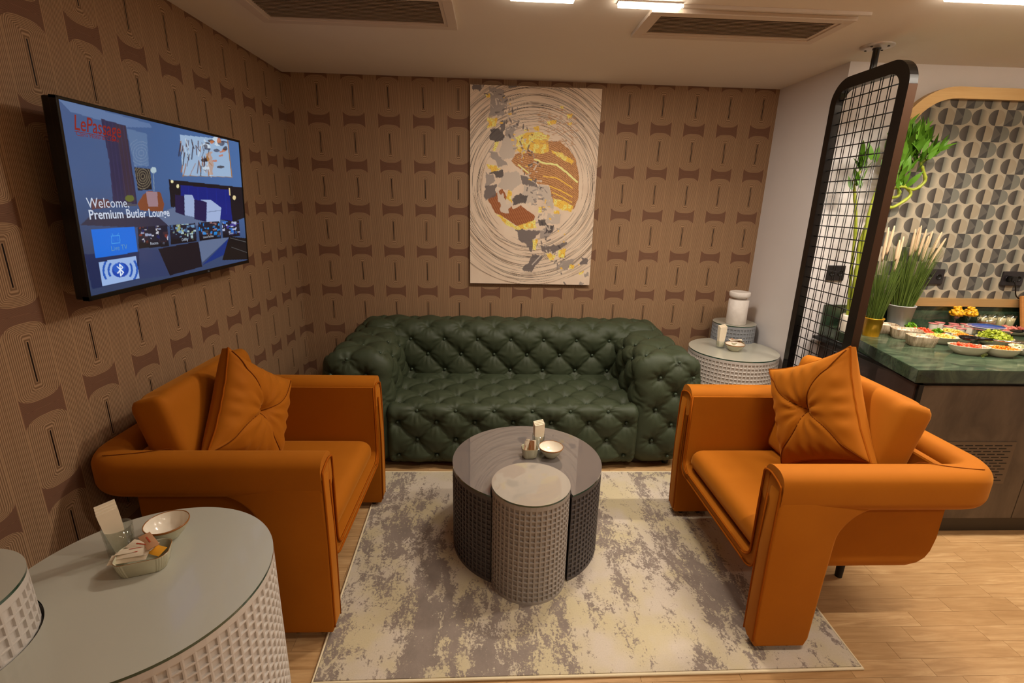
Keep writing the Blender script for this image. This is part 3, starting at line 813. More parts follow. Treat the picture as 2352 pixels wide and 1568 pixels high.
drum('small_side_table', 'small round blue-grey lattice table in the back right corner carrying the white jar', 'side table', 3.41, -.195, .159, .835, 0, M_['drum_blue'], M_['top_sage'], 40, 28)
# ------------------------------------------------------------------ flat pictures as dense coloured grids
def homog(src, dst):
    A = []; b = []
    for (x, y), (u, v) in zip(src, dst):
        A.append([x, y, 1, 0, 0, 0, -u*x, -u*y]); b.append(u); A.append([0, 0, 0, x, y, 1, -v*x, -v*y]); b.append(v)
    return np.append(np.linalg.solve(np.array(A, float), np.array(b, float)), 1).reshape(3, 3)
def hap(Hm, x, y):
    d = Hm[2, 0]*x+Hm[2, 1]*y+Hm[2, 2]; return (Hm[0, 0]*x+Hm[0, 1]*y+Hm[0, 2])/d, (Hm[1, 0]*x+Hm[1, 1]*y+Hm[1, 2])/d
class Canvas:
    """u right 0..1, v down 0..1; shapes are given in sketch units mapped by a homography"""
    def __init__(s, nx, ny, corners, seed=1):
        s.nx, s.ny = nx, ny
        s.Hi = homog([(0, 0), (1, 0), (1, 1), (0, 1)], corners); s.Hf = homog(corners, [(0, 0), (1, 0), (1, 1), (0, 1)])
        U, V_ = np.meshgrid(np.linspace(0, 1, nx+1), np.linspace(0, 1, ny+1)); s.U, s.V = U, V_
        s.X, s.Y = hap(s.Hi, U, V_); s.C = np.zeros(U.shape+(3,)); s.rs = np.random.RandomState(seed)
        s.N1 = s.noise(14); s.N2 = s.noise(50); s.N3 = s.rs.rand(*U.shape)
    def noise(s, g):
        G = s.rs.rand(g+2, g+2); x = s.U*g; y = s.V*g; i = x.astype(int); j = y.astype(int); fx = x-i; fy = y-j
        fx = fx*fx*(3-2*fx); fy = fy*fy*(3-2*fy)
        return (G[j, i]*(1-fx)+G[j, i+1]*fx)*(1-fy)+(G[j+1, i]*(1-fx)+G[j+1, i+1]*fx)*fy
    def put(s, m, c, a=1.0):
        m = np.clip(m, 0, 1)*a; c = np.array(c, float)
        s.C = s.C*(1-m[..., None])+c*m[..., None]
    def inpoly(s, P, jit=0):
        X = s.X+(s.N2-.5)*jit+(s.N1-.5)*jit; Y = s.Y+(s.N3-.5)*jit*.3+(s.N2-.5)*jit*-.7
        r = np.zeros(X.shape, bool); n = len(P)
        for i in range(n):
            (x1, y1), (x2, y2) = P[i], P[(i+1) % n]
            if y1 == y2: continue
            c = ((y1 > Y) != (y2 > Y)) & (X < (x2-x1)*(Y-y1)/(y2-y1)+x1); r ^= c
        return r.astype(float)
    def poly(s, P, c, a=1, jit=0): s.put(s.inpoly(P, jit), c, a)
    def ell(s, cx, cy, rx, ry, c, a=1, jit=0):
        X = s.X+(s.N2-.5)*jit; Y = s.Y+(s.N1-.5)*jit
        s.put((((X-cx)/rx)**2+((Y-cy)/ry)**2 < 1).astype(float), c, a)
    def line(s, P, w, c, a=1, jit=0):
        X = s.X+(s.N1-.5)*jit; Y = s.Y+(s.N2-.5)*jit; m = np.zeros(X.shape)
        for (x1, y1), (x2, y2) in zip(P, P[1:]):
            L = (x2-x1)**2+(y2-y1)**2+1e-9; t = np.clip(((X-x1)*(x2-x1)+(Y-y1)*(y2-y1))/L, 0, 1)
            d = np.hypot(X-x1-t*(x2-x1), Y-y1-t*(y2-y1)); m = np.maximum(m, np.clip(w/2+.5-d, 0, 1))
        s.put(m, c, a)
    def build(s, name, w, h, mt, parent, zoff, origin=(0, 0)):
        nx, ny = s.nx, s.ny
        X = (s.U-.5)*w+origin[0]; Y = (.5-s.V)*h+origin[1]
        V_ = np.stack([X, Y, np.full(X.shape, zoff)], -1).reshape(-1, 3)
        me = bpy.data.meshes.new(name); me.vertices.add(len(V_)); me.vertices.foreach_set('co', V_.ravel())
        i = np.arange(nx)[None]+np.arange(ny)[:, None]*(nx+1); q = np.stack([i, i+nx+1, i+nx+2, i+1], -1).reshape(-1)
        me.loops.add(len(q)); me.loops.foreach_set('vertex_index', q); nf = nx*ny; me.polygons.add(nf)
        me.polygons.foreach_set('loop_start', np.arange(nf)*4); me.update(); me.validate()
        ca = me.color_attributes.new('Col', 'FLOAT_COLOR', 'POINT')
        ca.data.foreach_set('color', np.concatenate([s.C, np.ones(s.C.shape[:2]+(1,))], -1).reshape(-1)); me.materials.append(mt)
        o = bpy.data.objects.new(name, me); return link(o, parent)
def text(name, s_, x, y, size, col, parent, z=.0, bold=0, shear=0, emis=None, align='LEFT', rx=1.0):
    cu = bpy.data.curves.new(name, 'FONT'); cu.body = s_; cu.size = size; cu.offset = bold; cu.shear = shear; cu.align_x = align; cu.resolution_u = 3
    ob = bpy.data.objects.new('tmp', cu); COL.objects.link(ob); dg = bpy.context.evaluated_depsgraph_get(); dg.update()
    me = bpy.data.meshes.new_from_object(ob.evaluated_get(dg)); bpy.data.objects.remove(ob)
    m = mat('ink_'+name, (.01, .01, .01, 1) if emis else col, .5, emit=col if emis else None, es=emis or 0); me.materials.clear(); me.materials.append(m)
    o = bpy.data.objects.new(name, me); link(o, parent); o.location = (x, y, z); o.scale = (rx, 1, 1); return o
L_ = lambda r, g, b: np.array(lin((r, g, b)))

# ------------------------------------------------------------------ abstract painting on the back wall
pw, ph = .947, 1.417
pt = thing('abstract_painting', 'tall abstract canvas with a gold and copper disc, grey brush marks and black swirling rings', 'painting', (1.796, 0, 1.792))
pt.rotation_euler = (PI/2, 0, 0)
box('canvas_edge', -pw/2, pw/2, -ph/2, ph/2, .001, .034, mat('canvas_side', S(206, 184, 160), .8), pt, .002)
K = Canvas(300, 450, [(62, 75), (985, 103), (905, 1487), (62, 1470)], 4)
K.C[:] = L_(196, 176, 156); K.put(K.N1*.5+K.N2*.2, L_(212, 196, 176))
uu = (K.U-.49)*pw; vv = (K.V-.475)*ph; th = np.arctan2(vv, uu); rad = np.hypot(uu, vv)
for k in range(90):
    rr_ = .378+.34*(k/90)**.9+K.rs.rand()*.006; ex, ey = (K.rs.rand(2)-.5)*.05; ec = 1+(K.rs.rand()-.5)*.12
    d = np.abs(np.hypot((uu-ex)*ec, (vv-ey)*(.92+.06*K.rs.rand()))-rr_-.004*np.sin(th*3+k))
    g = np.sin(th*K.rs.randint(1, 5)+K.rs.rand()*6)+.7*np.sin(th*K.rs.randint(5, 12)+K.rs.rand()*6)
    m = np.clip(1.2-d/.0017, 0, 1)*np.clip(g*1.6+.1, 0, 1)
    K.put(m, L_(40, 30, 26) if k % 4 else L_(130, 98, 64), .9)
disc = (rad < .355)
ang = np.arctan2(vv+.02, uu)
# copper, streaked
cop = K.inpoly([(380, 560), (610, 470), (690, 470), (760, 530), (800, 600), (830, 720), (825, 860), (790, 950), (640, 900), (620, 780), (545, 770), (440, 690), (350, 610)], 6)
st = .5+.5*np.sin((K.Y-K.X*.55+30*np.sin(K.X*.012))*.42)*(.4+K.N3)
K.put(cop, L_(150, 96, 48)); K.put(cop*st, L_(206, 162, 112), .7); K.put(cop*(K.N3 > .8), L_(90, 46, 16), .7)
cop2 = K.inpoly([(185, 880), (290, 800), (360, 950), (420, 920), (520, 1000), (500, 1040), (400, 1065), (330, 1020), (240, 970)], 8)
K.put(cop2, L_(120, 60, 26)); K.put(cop2*(.5+.5*np.sin((K.X+K.Y*.4)*.5)), L_(186, 126, 80), .6)
GOLD, GOLD2 = L_(226, 176, 70), L_(250, 224, 140)
def gold(P, j=10): m = K.inpoly(P, j); K.put(m, GOLD); K.put(m*(K.N2 > .5)*(K.N3 > .3), GOLD2, .75); K.put(m*(K.N3 > .93), L_(160, 100, 30), .8)
gold([(378, 440), (450, 410), (560, 405), (625, 435), (605, 470), (612, 540), (560, 560), (500, 545), (470, 525), (430, 565), (385, 530)])
gold([(620, 535), (700, 550), (760, 590), (785, 612), (770, 632), (700, 590), (640, 552)]); 
K.line([(515, 595), (580, 622), (670, 635), (740, 690), (815, 755)], 13, GOLD2, 1, 6); K.line([(400, 635), (470, 692)], 9, GOLD2)
K.line([(580, 715), (660, 725), (740, 768), (780, 798)], 8, GOLD, 1, 5); K.line([(620, 785), (700, 815), (780, 860)], 8, GOLD, 1, 5)
K.line([(640, 830), (710, 858), (775, 900)], 8, GOLD, 1, 5)
gold([(640, 870), (700, 880), (785, 925), (770, 970), (720, 955), (650, 925)]); gold([(240, 970), (330, 1020), (400, 1065), (520, 1020), (530, 1080), (400, 1095), (300, 1040)], 16)
gold([(175, 305), (250, 310), (240, 365), (190, 375)], 24); gold([(172, 630), (240, 640), (275, 665), (215, 690)], 14); gold([(325, 815), (355, 812), (350, 905), (310, 915)], 14)
gold([(235, 470), (262, 475), (235, 540), (220, 535)], 8); gold([(170, 140), (200, 140), (200, 165), (175, 168)], 6); gold([(600, 325), (665, 325), (660, 350), (610, 358)], 18)
gold([(740, 280), (770, 282), (765, 308), (740, 305)], 12); gold([(690, 220), (718, 222), (715, 242), (695, 240)], 8); gold([(440, 385), (475, 385), (470, 400), (440, 400)], 6); gold([(500, 370), (540, 365), (540, 400), (505, 398)], 12)
gold([(540, 930), (580, 930), (580, 968), (540, 970)], 10); gold([(650, 955), (690, 960), (685, 985), (650, 980)], 8); gold([(745, 335), (775, 340), (765, 358), (745, 352)], 8)
# copper speckles on the upper right
for k in range(150):
    x, y = 540+K.rs.rand()*270, 240+K.rs.rand()*260
    if abs((x-560)-(y-240)*.7) < 190: K.ell(x, y, 6+8*K.rs.rand(), 2+4*K.rs.rand(), L_(166, 120, 80), .55, 8)
# grey brush marks
GR = [L_(92, 84, 84), L_(140, 130, 124), L_(176, 164, 152), L_(64, 58, 60), L_(196, 184, 170)]
for P, g in [([(75, 75), (170, 75), (130, 125), (90, 110)], 0), ([(200, 90), (290, 110), (320, 190), (300, 290), (210, 290), (180, 300), (200, 180)], 1),
             ([(320, 80), (390, 78), (370, 95), (330, 100)], 0), ([(215, 380), (300, 400), (300, 460), (240, 470), (205, 460)], 3), ([(270, 330), (310, 330), (300, 400), (275, 400)], 0),
             ([(320, 370), (400, 345), (370, 400), (365, 440), (310, 450)], 1), ([(300, 440), (380, 440), (370, 580), (290, 600), (260, 540)], 2), ([(190, 540), (250, 545), (330, 640), (260, 650)], 1),
             ([(200, 690), (290, 670), (290, 720), (250, 725)], 3), ([(165, 690), (210, 700), (240, 750), (170, 800)], 1), ([(165, 785), (250, 775), (240, 860), (180, 880), (158, 860)], 0),
             ([(300, 690), (410, 680), (425, 760), (360, 820), (250, 790)], 2), ([(420, 700), (530, 740), (550, 820), (430, 770)], 0), ([(430, 780), (540, 800), (540, 870), (500, 920), (420, 860)], 2),
             ([(400, 840), (470, 850), (470, 900), (360, 920), (350, 880)], 3), ([(250, 790), (300, 860), (340, 900), (340, 975), (280, 965)], 4), ([(540, 780), (620, 790), (640, 960), (560, 900)], 2),
             ([(390, 1090), (560, 1100), (520, 1140), (500, 1250), (420, 1180)], 0), ([(500, 1260), (570, 1290), (480, 1398), (440, 1370)], 0), ([(540, 1100), (640, 1060), (660, 1080), (600, 1150), (545, 1150)], 1),
             ([(540, 1020), (600, 1020), (610, 1060), (555, 1070)], 3), ([(560, 1210), (680, 1200), (760, 1170), (740, 1200), (650, 1260), (570, 1250)], 0), ([(600, 980), (690, 990), (680, 1050), (610, 1050)], 2),
             ([(700, 1310), (800, 1300), (750, 1385), (690, 1350)], 1), ([(840, 1290), (890, 1300), (895, 1335), (845, 1340)], 0), ([(880, 1400), (905, 1402), (900, 1430), (880, 1425)], 1), ([(830, 1465), (870, 1470), (860, 1485), (835, 1485)], 1), ([(590, 1060), (650, 1060), (640, 1110), (580, 1120)], 3)]:
    K.poly(P, GR[g], .92, 22)
for k in range(210):
    t_ = K.rs.rand(); x = 215+t_*560+60*math.sin(t_*5)+K.rs.randn()*40; y = 90+t_*1330+K.rs.randn()*40; a_ = K.rs.rand()*3.1; l_ = 6+26*K.rs.rand()
    K.line([(x, y), (x+l_*math.cos(a_), y+l_*math.sin(a_))], 3+9*K.rs.rand(), GR[K.rs.randint(5)], .85, 14)
for k in range(26):
    t_ = K.rs.rand(); x = 240+t_*540+K.rs.randn()*30; y = 120+t_*1250+K.rs.randn()*30
    K.ell(x, y, 4+8*K.rs.rand(), 3+6*K.rs.rand(), GOLD, .9, 14)
gold([(505, 1160), (540, 1165), (530, 1240), (505, 1230)], 14); gold([(690, 1240), (735, 1230), (725, 1290), (690, 1290)], 14); gold([(590, 1260), (680, 1270), (650, 1310), (600, 1300)], 22)
K.line([(500, 1340), (560, 1275)], 8, L_(200, 190, 180), .6); gold([(765, 1340), (800, 1345), (790, 1370), (765, 1370)], 8); gold([(830, 1400), (870, 1385), (860, 1405), (835, 1415)], 6)
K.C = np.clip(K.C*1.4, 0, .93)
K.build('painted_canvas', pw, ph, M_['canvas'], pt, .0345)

# ------------------------------------------------------------------ wall television
tv = thing('television', 'wide flat television on the left wall showing a hotel welcome screen', 'television', (.14, -1.617, 1.659))
n_ = Vector((.999, 0, -.047)).normalized(); u_ = Vector((0, 1, 0)); v_ = n_.cross(u_)
R3 = Matrix((u_, v_, n_)).transposed(); tv.rotation_euler = R3.to_euler()
tw, thh = 1.124, .641
bm = bmesh.new(); f = .011
add_box(bm, -tw/2, tw/2, thh/2-f, thh/2, -.02, .003, .002); add_box(bm, -tw/2, tw/2, -thh/2, -thh/2+.017, -.02, .003, .002)
add_box(bm, -tw/2, -tw/2+f, -thh/2, thh/2, -.02, .003, .002); add_box(bm, tw/2-f, tw/2, -thh/2, thh/2, -.02, .003, .002)
bm_obj('bezel', bm, M_['tv_black'], tv)
box('back_case', -tw/2+.002, tw/2-.002, -thh/2+.002, thh/2-.002, -.045, -.004, M_['tv_black'], tv, .006)
wb = box('wall_bracket', -.2, .2, -.15, .15, -.125, -.045, M_['black'], tv)
sw, sh = tw-2*f, thh-f-.017
K = Canvas(420, 236, [(5, 35), (1378, 340), (1450, 1245), (290, 1530)], 9)
Pc = lambda r, g, b: L_(r, g, b)*2.9
K.C[:] = Pc(58, 84, 128)
K.put((K.X-400)/1000, Pc(70, 106, 160)); K.put((K.Y-700)/500*1.0, Pc(40, 46, 72), .7)
K.poly([(0, 30), (360, 120), (700, 210), (720, 240), (500, 240), (100, 130)], Pc(92, 118, 160), .8)     # ceiling
K.poly([(330, 180), (520, 230), (620, 840), (440, 840), (400, 500)], Pc(34, 34, 70)); K.poly([(440, 220), (520, 235), (610, 820), (530, 820)], Pc(50, 36, 52), .8)
for k in range(6): K.line([(360+k*28, 190+k*8), (450+k*30, 840)], 6, Pc(48, 44, 84), .6)
K.poly([(525, 250), (680, 290), (700, 540), (590, 545)], Pc(96, 124, 160), .6)
K.poly([(590, 550), (710, 560), (725, 720), (620, 730)], Pc(20, 20, 28))
for q in range(1, 6): 
    d = np.abs(np.hypot((K.X-655)/.72, K.Y-620)-q*19); K.put((d < 4)*(K.inpoly([(590, 550), (710, 560), (725, 720), (620, 730)])), Pc(120, 110, 90), .8)
    d = np.abs(np.hypot((K.X-640)/.9, K.Y-440)-q*22); K.put((d < 3)*(K.inpoly([(540, 330), (680, 340), (690, 540), (590, 545)])), Pc(120, 140, 170), .5)
K.ell(735, 570, 22, 24, Pc(170, 190, 200)); K.line([(735, 590), (742, 730)], 6, Pc(120, 140, 160))
K.poly([(620, 830), (660, 760), (700, 730), (790, 740), (820, 830), (810, 890), (640, 880)], Pc(122, 66, 40)); K.poly([(680, 735), (765, 735), (775, 850), (700, 850)], Pc(150, 120, 128))
K.poly([(270, 800), (400, 800), (430, 860), (280, 880)], Pc(96, 50, 34), .8); K.ell(560, 790, 34, 26, Pc(96, 104, 40), .9); K.poly([(500, 830), (620, 830), (610, 850), (500, 850)], Pc(70, 70, 84))
# wall art
K.poly([(930, 290), (1290, 320), (1325, 612), (955, 610)], Pc(150, 176, 206))
for k in range(46):
    x = 935+K.rs.rand()*230; y = 300+K.rs.rand()*240
    K.line([(x, y), (x+K.rs.randn()*18, y+40+60*K.rs.rand())], 4+8*K.rs.rand(), [Pc(78, 44, 40), Pc(40, 40, 60), Pc(190, 206, 220), Pc(150, 100, 60)][k % 4], .8, 10)
for k in range(22):
    x = 1120+K.rs.rand()*180; y = 320+K.rs.rand()*260
    K.ell(x, y, 10+20*K.rs.rand(), 6+14*K.rs.rand(), [Pc(46, 26, 24), Pc(190, 110, 60), Pc(200, 214, 226), Pc(60, 60, 80)][k % 4], .85, 20)
K.poly([(1130, 430), (1170, 420), (1185, 600), (1150, 600)], Pc(190, 130, 50), .6, 20); K.line([(1295, 325), (1330, 612)], 6, Pc(170, 120, 60)); K.line([(955, 608), (1325, 612)], 4, Pc(150, 120, 80))
# headboard and bed
K.poly([(850, 640), (1410, 690), (1435, 920), (1330, 960), (870, 850)], Pc(16, 16, 26)); K.poly([(940, 680), (1310, 710), (1335, 950), (950, 900)], Pc(10, 30, 120))
for k in range(5): K.line([(1000+k*70, 690+k*6), (1010+k*70, 900)], 3, Pc(16, 44, 150), .6)
K.ell(920, 690, 10, 16, Pc(220, 210, 160)); K.ell(1348, 770, 12, 18, Pc(220, 200, 150)); K.line([(1310, 700), (1315, 750)], 10, Pc(210, 190, 140)); K.ell(876, 655, 10, 12, Pc(230, 220, 170))
K.poly([(780, 900), (900, 850), (1100, 930), (1200, 960), (1060, 990), (860, 1000), (700, 980)], Pc(92, 108, 140)); 
K.poly([(900, 755), (970, 765), (975, 915), (905, 890)], Pc(28, 22, 66)); K.poly([(970, 755), (1030, 755), (1050, 800), (1045, 925), (975, 910)], Pc(150, 168, 206))
K.poly([(1045, 790), (1140, 805), (1135, 960), (1048, 940)], Pc(26, 22, 72)); K.poly([(1085, 790), (1170, 790), (1250, 850), (1240, 960), (1140, 960), (1140, 810)], Pc(156, 174, 212))
K.line([(1140, 885), (1245, 870)], 5, Pc(110, 126, 160))
K.poly([(300, 900), (780, 930), (860, 1000), (560, 1010), (200, 1000)], Pc(44, 44, 66)); K.poly([(640, 1170), (790, 1180), (865, 1370), (640, 1400)], Pc(44, 58, 98))
K.poly([(780, 1170), (1080, 1110), (1110, 1300), (870, 1370)], Pc(16, 14, 26)); K.poly([(1080, 1110), (1260, 1080), (1310, 1080), (1110, 1270)], Pc(92, 108, 140)); K.poly([(1310, 1080), (1290, 1200), (1110, 1290)], Pc(12, 46, 120))
K.poly([(1310, 1070), (1450, 1080), (1450, 1240), (1260, 1250)], Pc(14, 14, 18)); K.line([(1320, 1080), (1445, 1110)], 4, Pc(90, 90, 90)); K.line([(1330, 1150), (1450, 1190)], 3, Pc(90, 90, 90))
K.poly([(230, 1220), (640, 1190), (640, 1400), (300, 1480)], Pc(14, 32, 76), .85)
# tiles of the menu
def thumb(P, seed, cols):
    m = K.inpoly(P); rs = np.random.RandomState(seed); K.put(m, Pc(24, 26, 44))
    xa = min(p[0] for p in P); xb = max(p[0] for p in P); ya = min(p[1] for p in P); yb = max(p[1] for p in P)
    for k in range(46):
        x = xa+rs.rand()*(xb-xa); y = ya+rs.rand()*(yb-ya)*.75; w = 6+rs.rand()*24; h = 4+rs.rand()*18
        K.put(m*K.inpoly([(x, y), (x+w, y-4), (x+w, y+h), (x, y+h)]), cols[k % len(cols)], .9)
    K.put(m*np.clip((K.Y-ya-(yb-ya)*.62)/30, 0, 1), Pc(10, 12, 22), .9)
thumb([(625, 1010), (845, 990), (860, 1150), (635, 1170)], 1, [Pc(150, 160, 190), Pc(120, 50, 40), Pc(16, 30, 90), Pc(200, 200, 210), Pc(60, 40, 50)])
thumb([(862, 990), (1055, 970), (1068, 1110), (875, 1135)], 2, [Pc(170, 196, 200), Pc(110, 150, 190), Pc(150, 160, 110), Pc(60, 90, 130)])
thumb([(1075, 965), (1235, 952), (1248, 1085), (1090, 1105)], 3, [Pc(30, 120, 200), Pc(150, 110, 110), Pc(30, 140, 220), Pc(70, 60, 50)])
thumb([(1255, 955), (1385, 945), (1395, 1060), (1265, 1080)], 4, [Pc(180, 190, 220), Pc(60, 50, 140), Pc(40, 110, 200), Pc(30, 30, 40)])
K.poly([(278, 1032), (600, 1008), (630, 1195), (318, 1248)], Pc(0, 104, 214))
Lc = Pc(60, 150, 226); P = [(428, 1078), (490, 1072), (496, 1130), (436, 1136), (428, 1078)]; K.line(P, 4, Lc); K.line([(442, 1078), (436, 1060)], 4, Lc); K.line([(475, 1075), (482, 1058)], 4, Lc); K.line([(446, 1092), (478, 1089), (482, 1116), (450, 1119), (446, 1092)], 3, Lc)
K.poly([(342, 1276), (615, 1228), (647, 1394), (375, 1455)], Pc(150, 178, 224))
K.ell(502, 1333, 62, 56, Pc(18, 66, 170)); K.ell(492, 1318, 46, 38, Pc(40, 100, 206), .6); Wt = Pc(224, 236, 250)
K.line([(480, 1310), (526, 1350), (506, 1376), (496, 1292), (520, 1312), (484, 1356)], 8, Wt)
for r_, w in ((86, 15), (124, 15)):
    d = np.abs(np.hypot((K.X-502)/1.0, K.Y-1333)-r_); aa = np.abs(np.arctan2((K.Y-1333), (K.X-502)))
    K.put(((d < w/2)*((aa < .62)+(aa > PI-.62)) > 0).astype(float)*K.inpoly([(342, 1276), (615, 1228), (647, 1394), (375, 1455)]), Pc(28, 84, 180))
scr = K.build('screen', sw, sh, M_['screen'], tv, .0005, (0, .003))
def tvp(x, y):
    a, b = hap(K.Hf, x, y); return ((a-.5)*sw, (.5-b)*sh+.003)
def tvt(name, s_, x, y, size, c, e=.5, **k):
    a, b = tvp(x, y); return text(name, s_, a, b, size, c, tv, .0012, emis=e, **k)
wh = S(225, 235, 255)
tvt('caption', 'Welcome,', 245, 868, .047, wh, .75); tvt('caption', 'Premium Butler Lounge', 262, 955, .044, wh, .75, bold=.0008)
tvt('logo', 'LePassage', 128, 268, .066, S(190, 46, 40), .42, shear=.25, bold=.0006, rx=.78)
tvt('logo', 'Cairo Hotel & Casino', 148, 315, .020, S(190, 60, 50), .4, rx=1.05)
a, b = tvp(135, 282); a2, b2 = tvp(380, 300); box('logo_rule', a, a2, b-.001, b+.001, .0008, .0012, mat('logo_red', (.01, .01, .01, 1), .5, emit=S(190, 46, 40), es=.4), tv)
tvt('caption', 'Live TV', 430, 1192, .026, S(120, 180, 235), .6); tvt('caption', 'Rooms', 720, 1143, .017, wh, .6); tvt('caption', 'Dining', 955, 1110, .017, wh, .6)
tvt('caption', 'Leisure Facilities', 1115, 1085, .015, wh, .6, rx=.9); tvt('caption', 'Events', 1310, 1053, .016, wh, .6)
text('maker_mark', 'LG', .15, -thh/2+.004, .013, S(150, 150, 150), tv, .0032, emis=.3)

# ------------------------------------------------------------------ wire mesh screen hanging from the ceiling
ms = thing('mesh_divider_screen', 'tall black metal wire mesh screen with rounded corners hung from the ceiling', 'room divider', (3.53, -1.015, .04))
def ms_at(o): o.location = Vector(o.location)-Vector((3.53, -1.015, .04)); return o
y0, y1, z0, z1 = -1.318, -.742, .04, 2.432
n = 10
oo = rrect(y0, y1, z0, z1, .13, n); ii = rrect(y0+.062, y1-.05, z0+.06, z1-.062, .075, n)
V = []; F = []
for xx_ in (3.508, 3.552):
    for P in (oo, ii):
        for (a, b) in P: V.append((xx_, a, b))
m = len(oo)
for i in range(m):
    j = (i+1) % m
    F += [(i, m+i, m+j, j), (2*m+i, 2*m+j, 3*m+j, 3*m+i), (i, j, 2*m+j, 2*m+i), (m+i, 3*m+i, 3*m+j, m+j)]
ms_at(mesh('screen_frame', V, F, M_['black_metal'], ms)); 
ob = mesh('edge_strip', [(3.507+(.046 if k else 0), a*1.0, b) for k in (0, 1) for (a, b) in [(y0-.0015, z) for z in (.17, 2.30)]], [(0, 1, 3, 2)], M_['bronze'], ms); ms_at(ob)
h0 = None
z = .115
while z < 2.36:
    if h0 is None: h0 = tube('wire', [(0, y0+.04+1.015, 0), (0, y1-.04+1.015, 0)], .0033, 6, M_['black_metal'], ms); h = h0
    else: h = inst(h0, ms)
    h.location = (0, 0, z-.04); z += .0648
v0 = None
for k in range(7):
    yk = -1.236+.067*k
    for dx_ in (-.0065, .0065):
        if v0 is None: v0 = tube('wire', [(0, 0, .05+.0), (0, 0, 2.34)], .0024, 6, M_['black_metal'], ms); v = v0
        else: v = inst(v0, ms)
        v.location = (dx_, yk+1.015, 0)
o = lathe('pole', [(.016, 2.385), (.016, H-.06), (.02, H-.058), (.02, H-.05), (.016, H-.048), (.016, H-.04-.004)], 18, M_['black_metal'], ms)
fl_ = lathe('ceiling_flange', [(.0, H-.040-.012), (.05, H-.040-.012), (.078, H-.040-.006), (.08, H-.0402)], 32, M_['chrome'], ms)
for k in range(4):
    s_ = lathe('screw', [(.006, -.003), (.006, 0), (0, 0)], 10, M_['black_metal'], fl_); s_.location = (.055*math.cos(k*PI/2+.5), .055*math.sin(k*PI/2+.5), H-.040-.011)
for yk in (y0+.12, y1-.12):
    o = box('floor_post', -.016, .016, yk+1.015-.016, yk+1.015+.016, -.04, .004, M_['black_metal'], ms)

# ------------------------------------------------------------------ buffet counter
CZ = .95
bc = thing('buffet_cabinet', 'long low buffet cabinet with taupe fronts under the green marble top', 'cabinet', (4.8, -1.2, 0))
off = Vector((4.8, -1.2, 0))
def bb(name, *a, **k):
    o = box(name, *a, parent=bc, **k); o.location = -off; return o
yf = -1.645
bb('carcass', 3.79, 6.19, yf+.02, -.74, .08, .865, mat=M_['black'])
bb('plinth', 3.76, 6.19, yf+.004, -.80, 0, .08, mat=M_['plinth'])
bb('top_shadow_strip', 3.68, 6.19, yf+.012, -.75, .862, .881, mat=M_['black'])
pl_ = [(3.652, yf, .085), (3.655, yf, .858)]
p1 = bb('front_panel', 3.675, 4.378, yf, yf+.02, .082, .858, mat=M_['cabinet'], bev=.001)
bb('door', 4.383, 5.05, yf, yf+.02, .082, .858, mat=M_['cabinet'], bev=.001); bb('door', 5.055, 5.72, yf, yf+.02, .082, .858, mat=M_['cabinet'], bev=.001)
o = mesh('side_panel', [(3.640, yf+.012, .08), (3.752, -1.08, .08), (3.752, -1.08, .862), (3.640, yf+.012, .862), (3.665, yf+.012, .08), (3.777, -1.08, .08), (3.777, -1.08, .862), (3.665, yf+.012, .862)],
         [(0, 3, 2, 1), (4, 5, 6, 7), (0, 1, 5, 4), (3, 7, 6, 2), (0, 4, 7, 3), (1, 2, 6, 5)], M_['cabinet_side'], bc); o.location = -off
bb('side_panel', 3.752, 3.775, -1.08, -.74, .08, .862, mat=M_['cabinet_side'])
bb('corner_strip', 3.650, 3.675, yf-.002, yf+.02, .0, .862, mat=M_['black'])
# vent with staggered slots
vg = bb('vent_plate', 3.80, 4.262, yf-.004, yf, .30, .548, mat=mat('vent_plate_taupe', S(104, 86, 68), .45))
bm = bmesh.new()
for r_ in range(13):
    for c in range(8):
        xa = 3.822+c*.054+(.027 if r_ % 2 else 0)
        if xa+.042 > 4.252: continue
        zc = .527-r_*.0172; add_box(bm, xa, xa+.042, yf-.0046, yf-.0038, zc-.0030, zc+.0030)
o = bm_obj('vent_slots', bm, M_['black'], vg, kind='stuff')
ct = thing('marble_countertop', 'thick green marble worktop with a splayed left end', 'countertop', (4.8, -1.2, CZ))
P = [(3.598, -1.672), (3.728, -1.07), (3.725, -.732), (6.19, -.732), (6.19, -1.672)]
bm = bmesh.new(); vs_ = [bm.verts.new((a-4.8, b+1.2, -.068)) for a, b in P]; f_ = bm.faces.new(vs_); r_ = bmesh.ops.extrude_face_region(bm, geom=[f_])
for v in [g for g in r_['geom'] if isinstance(g, bmesh.types.BMVert)]: v.co.z = 0
bmesh.ops.bevel(bm, geom=bm.edges[:], offset=.002, segments=2, affect='EDGES')
bm_obj('slab', bm, M_['marble'], ct)
tag(box('marble_upstand', 3.725, 6.19, -.7545, -.7345, .9505, 1.092, M_['marble'], None, .001), 'narrow green marble upstand running along the wall behind the food', 'upstand')

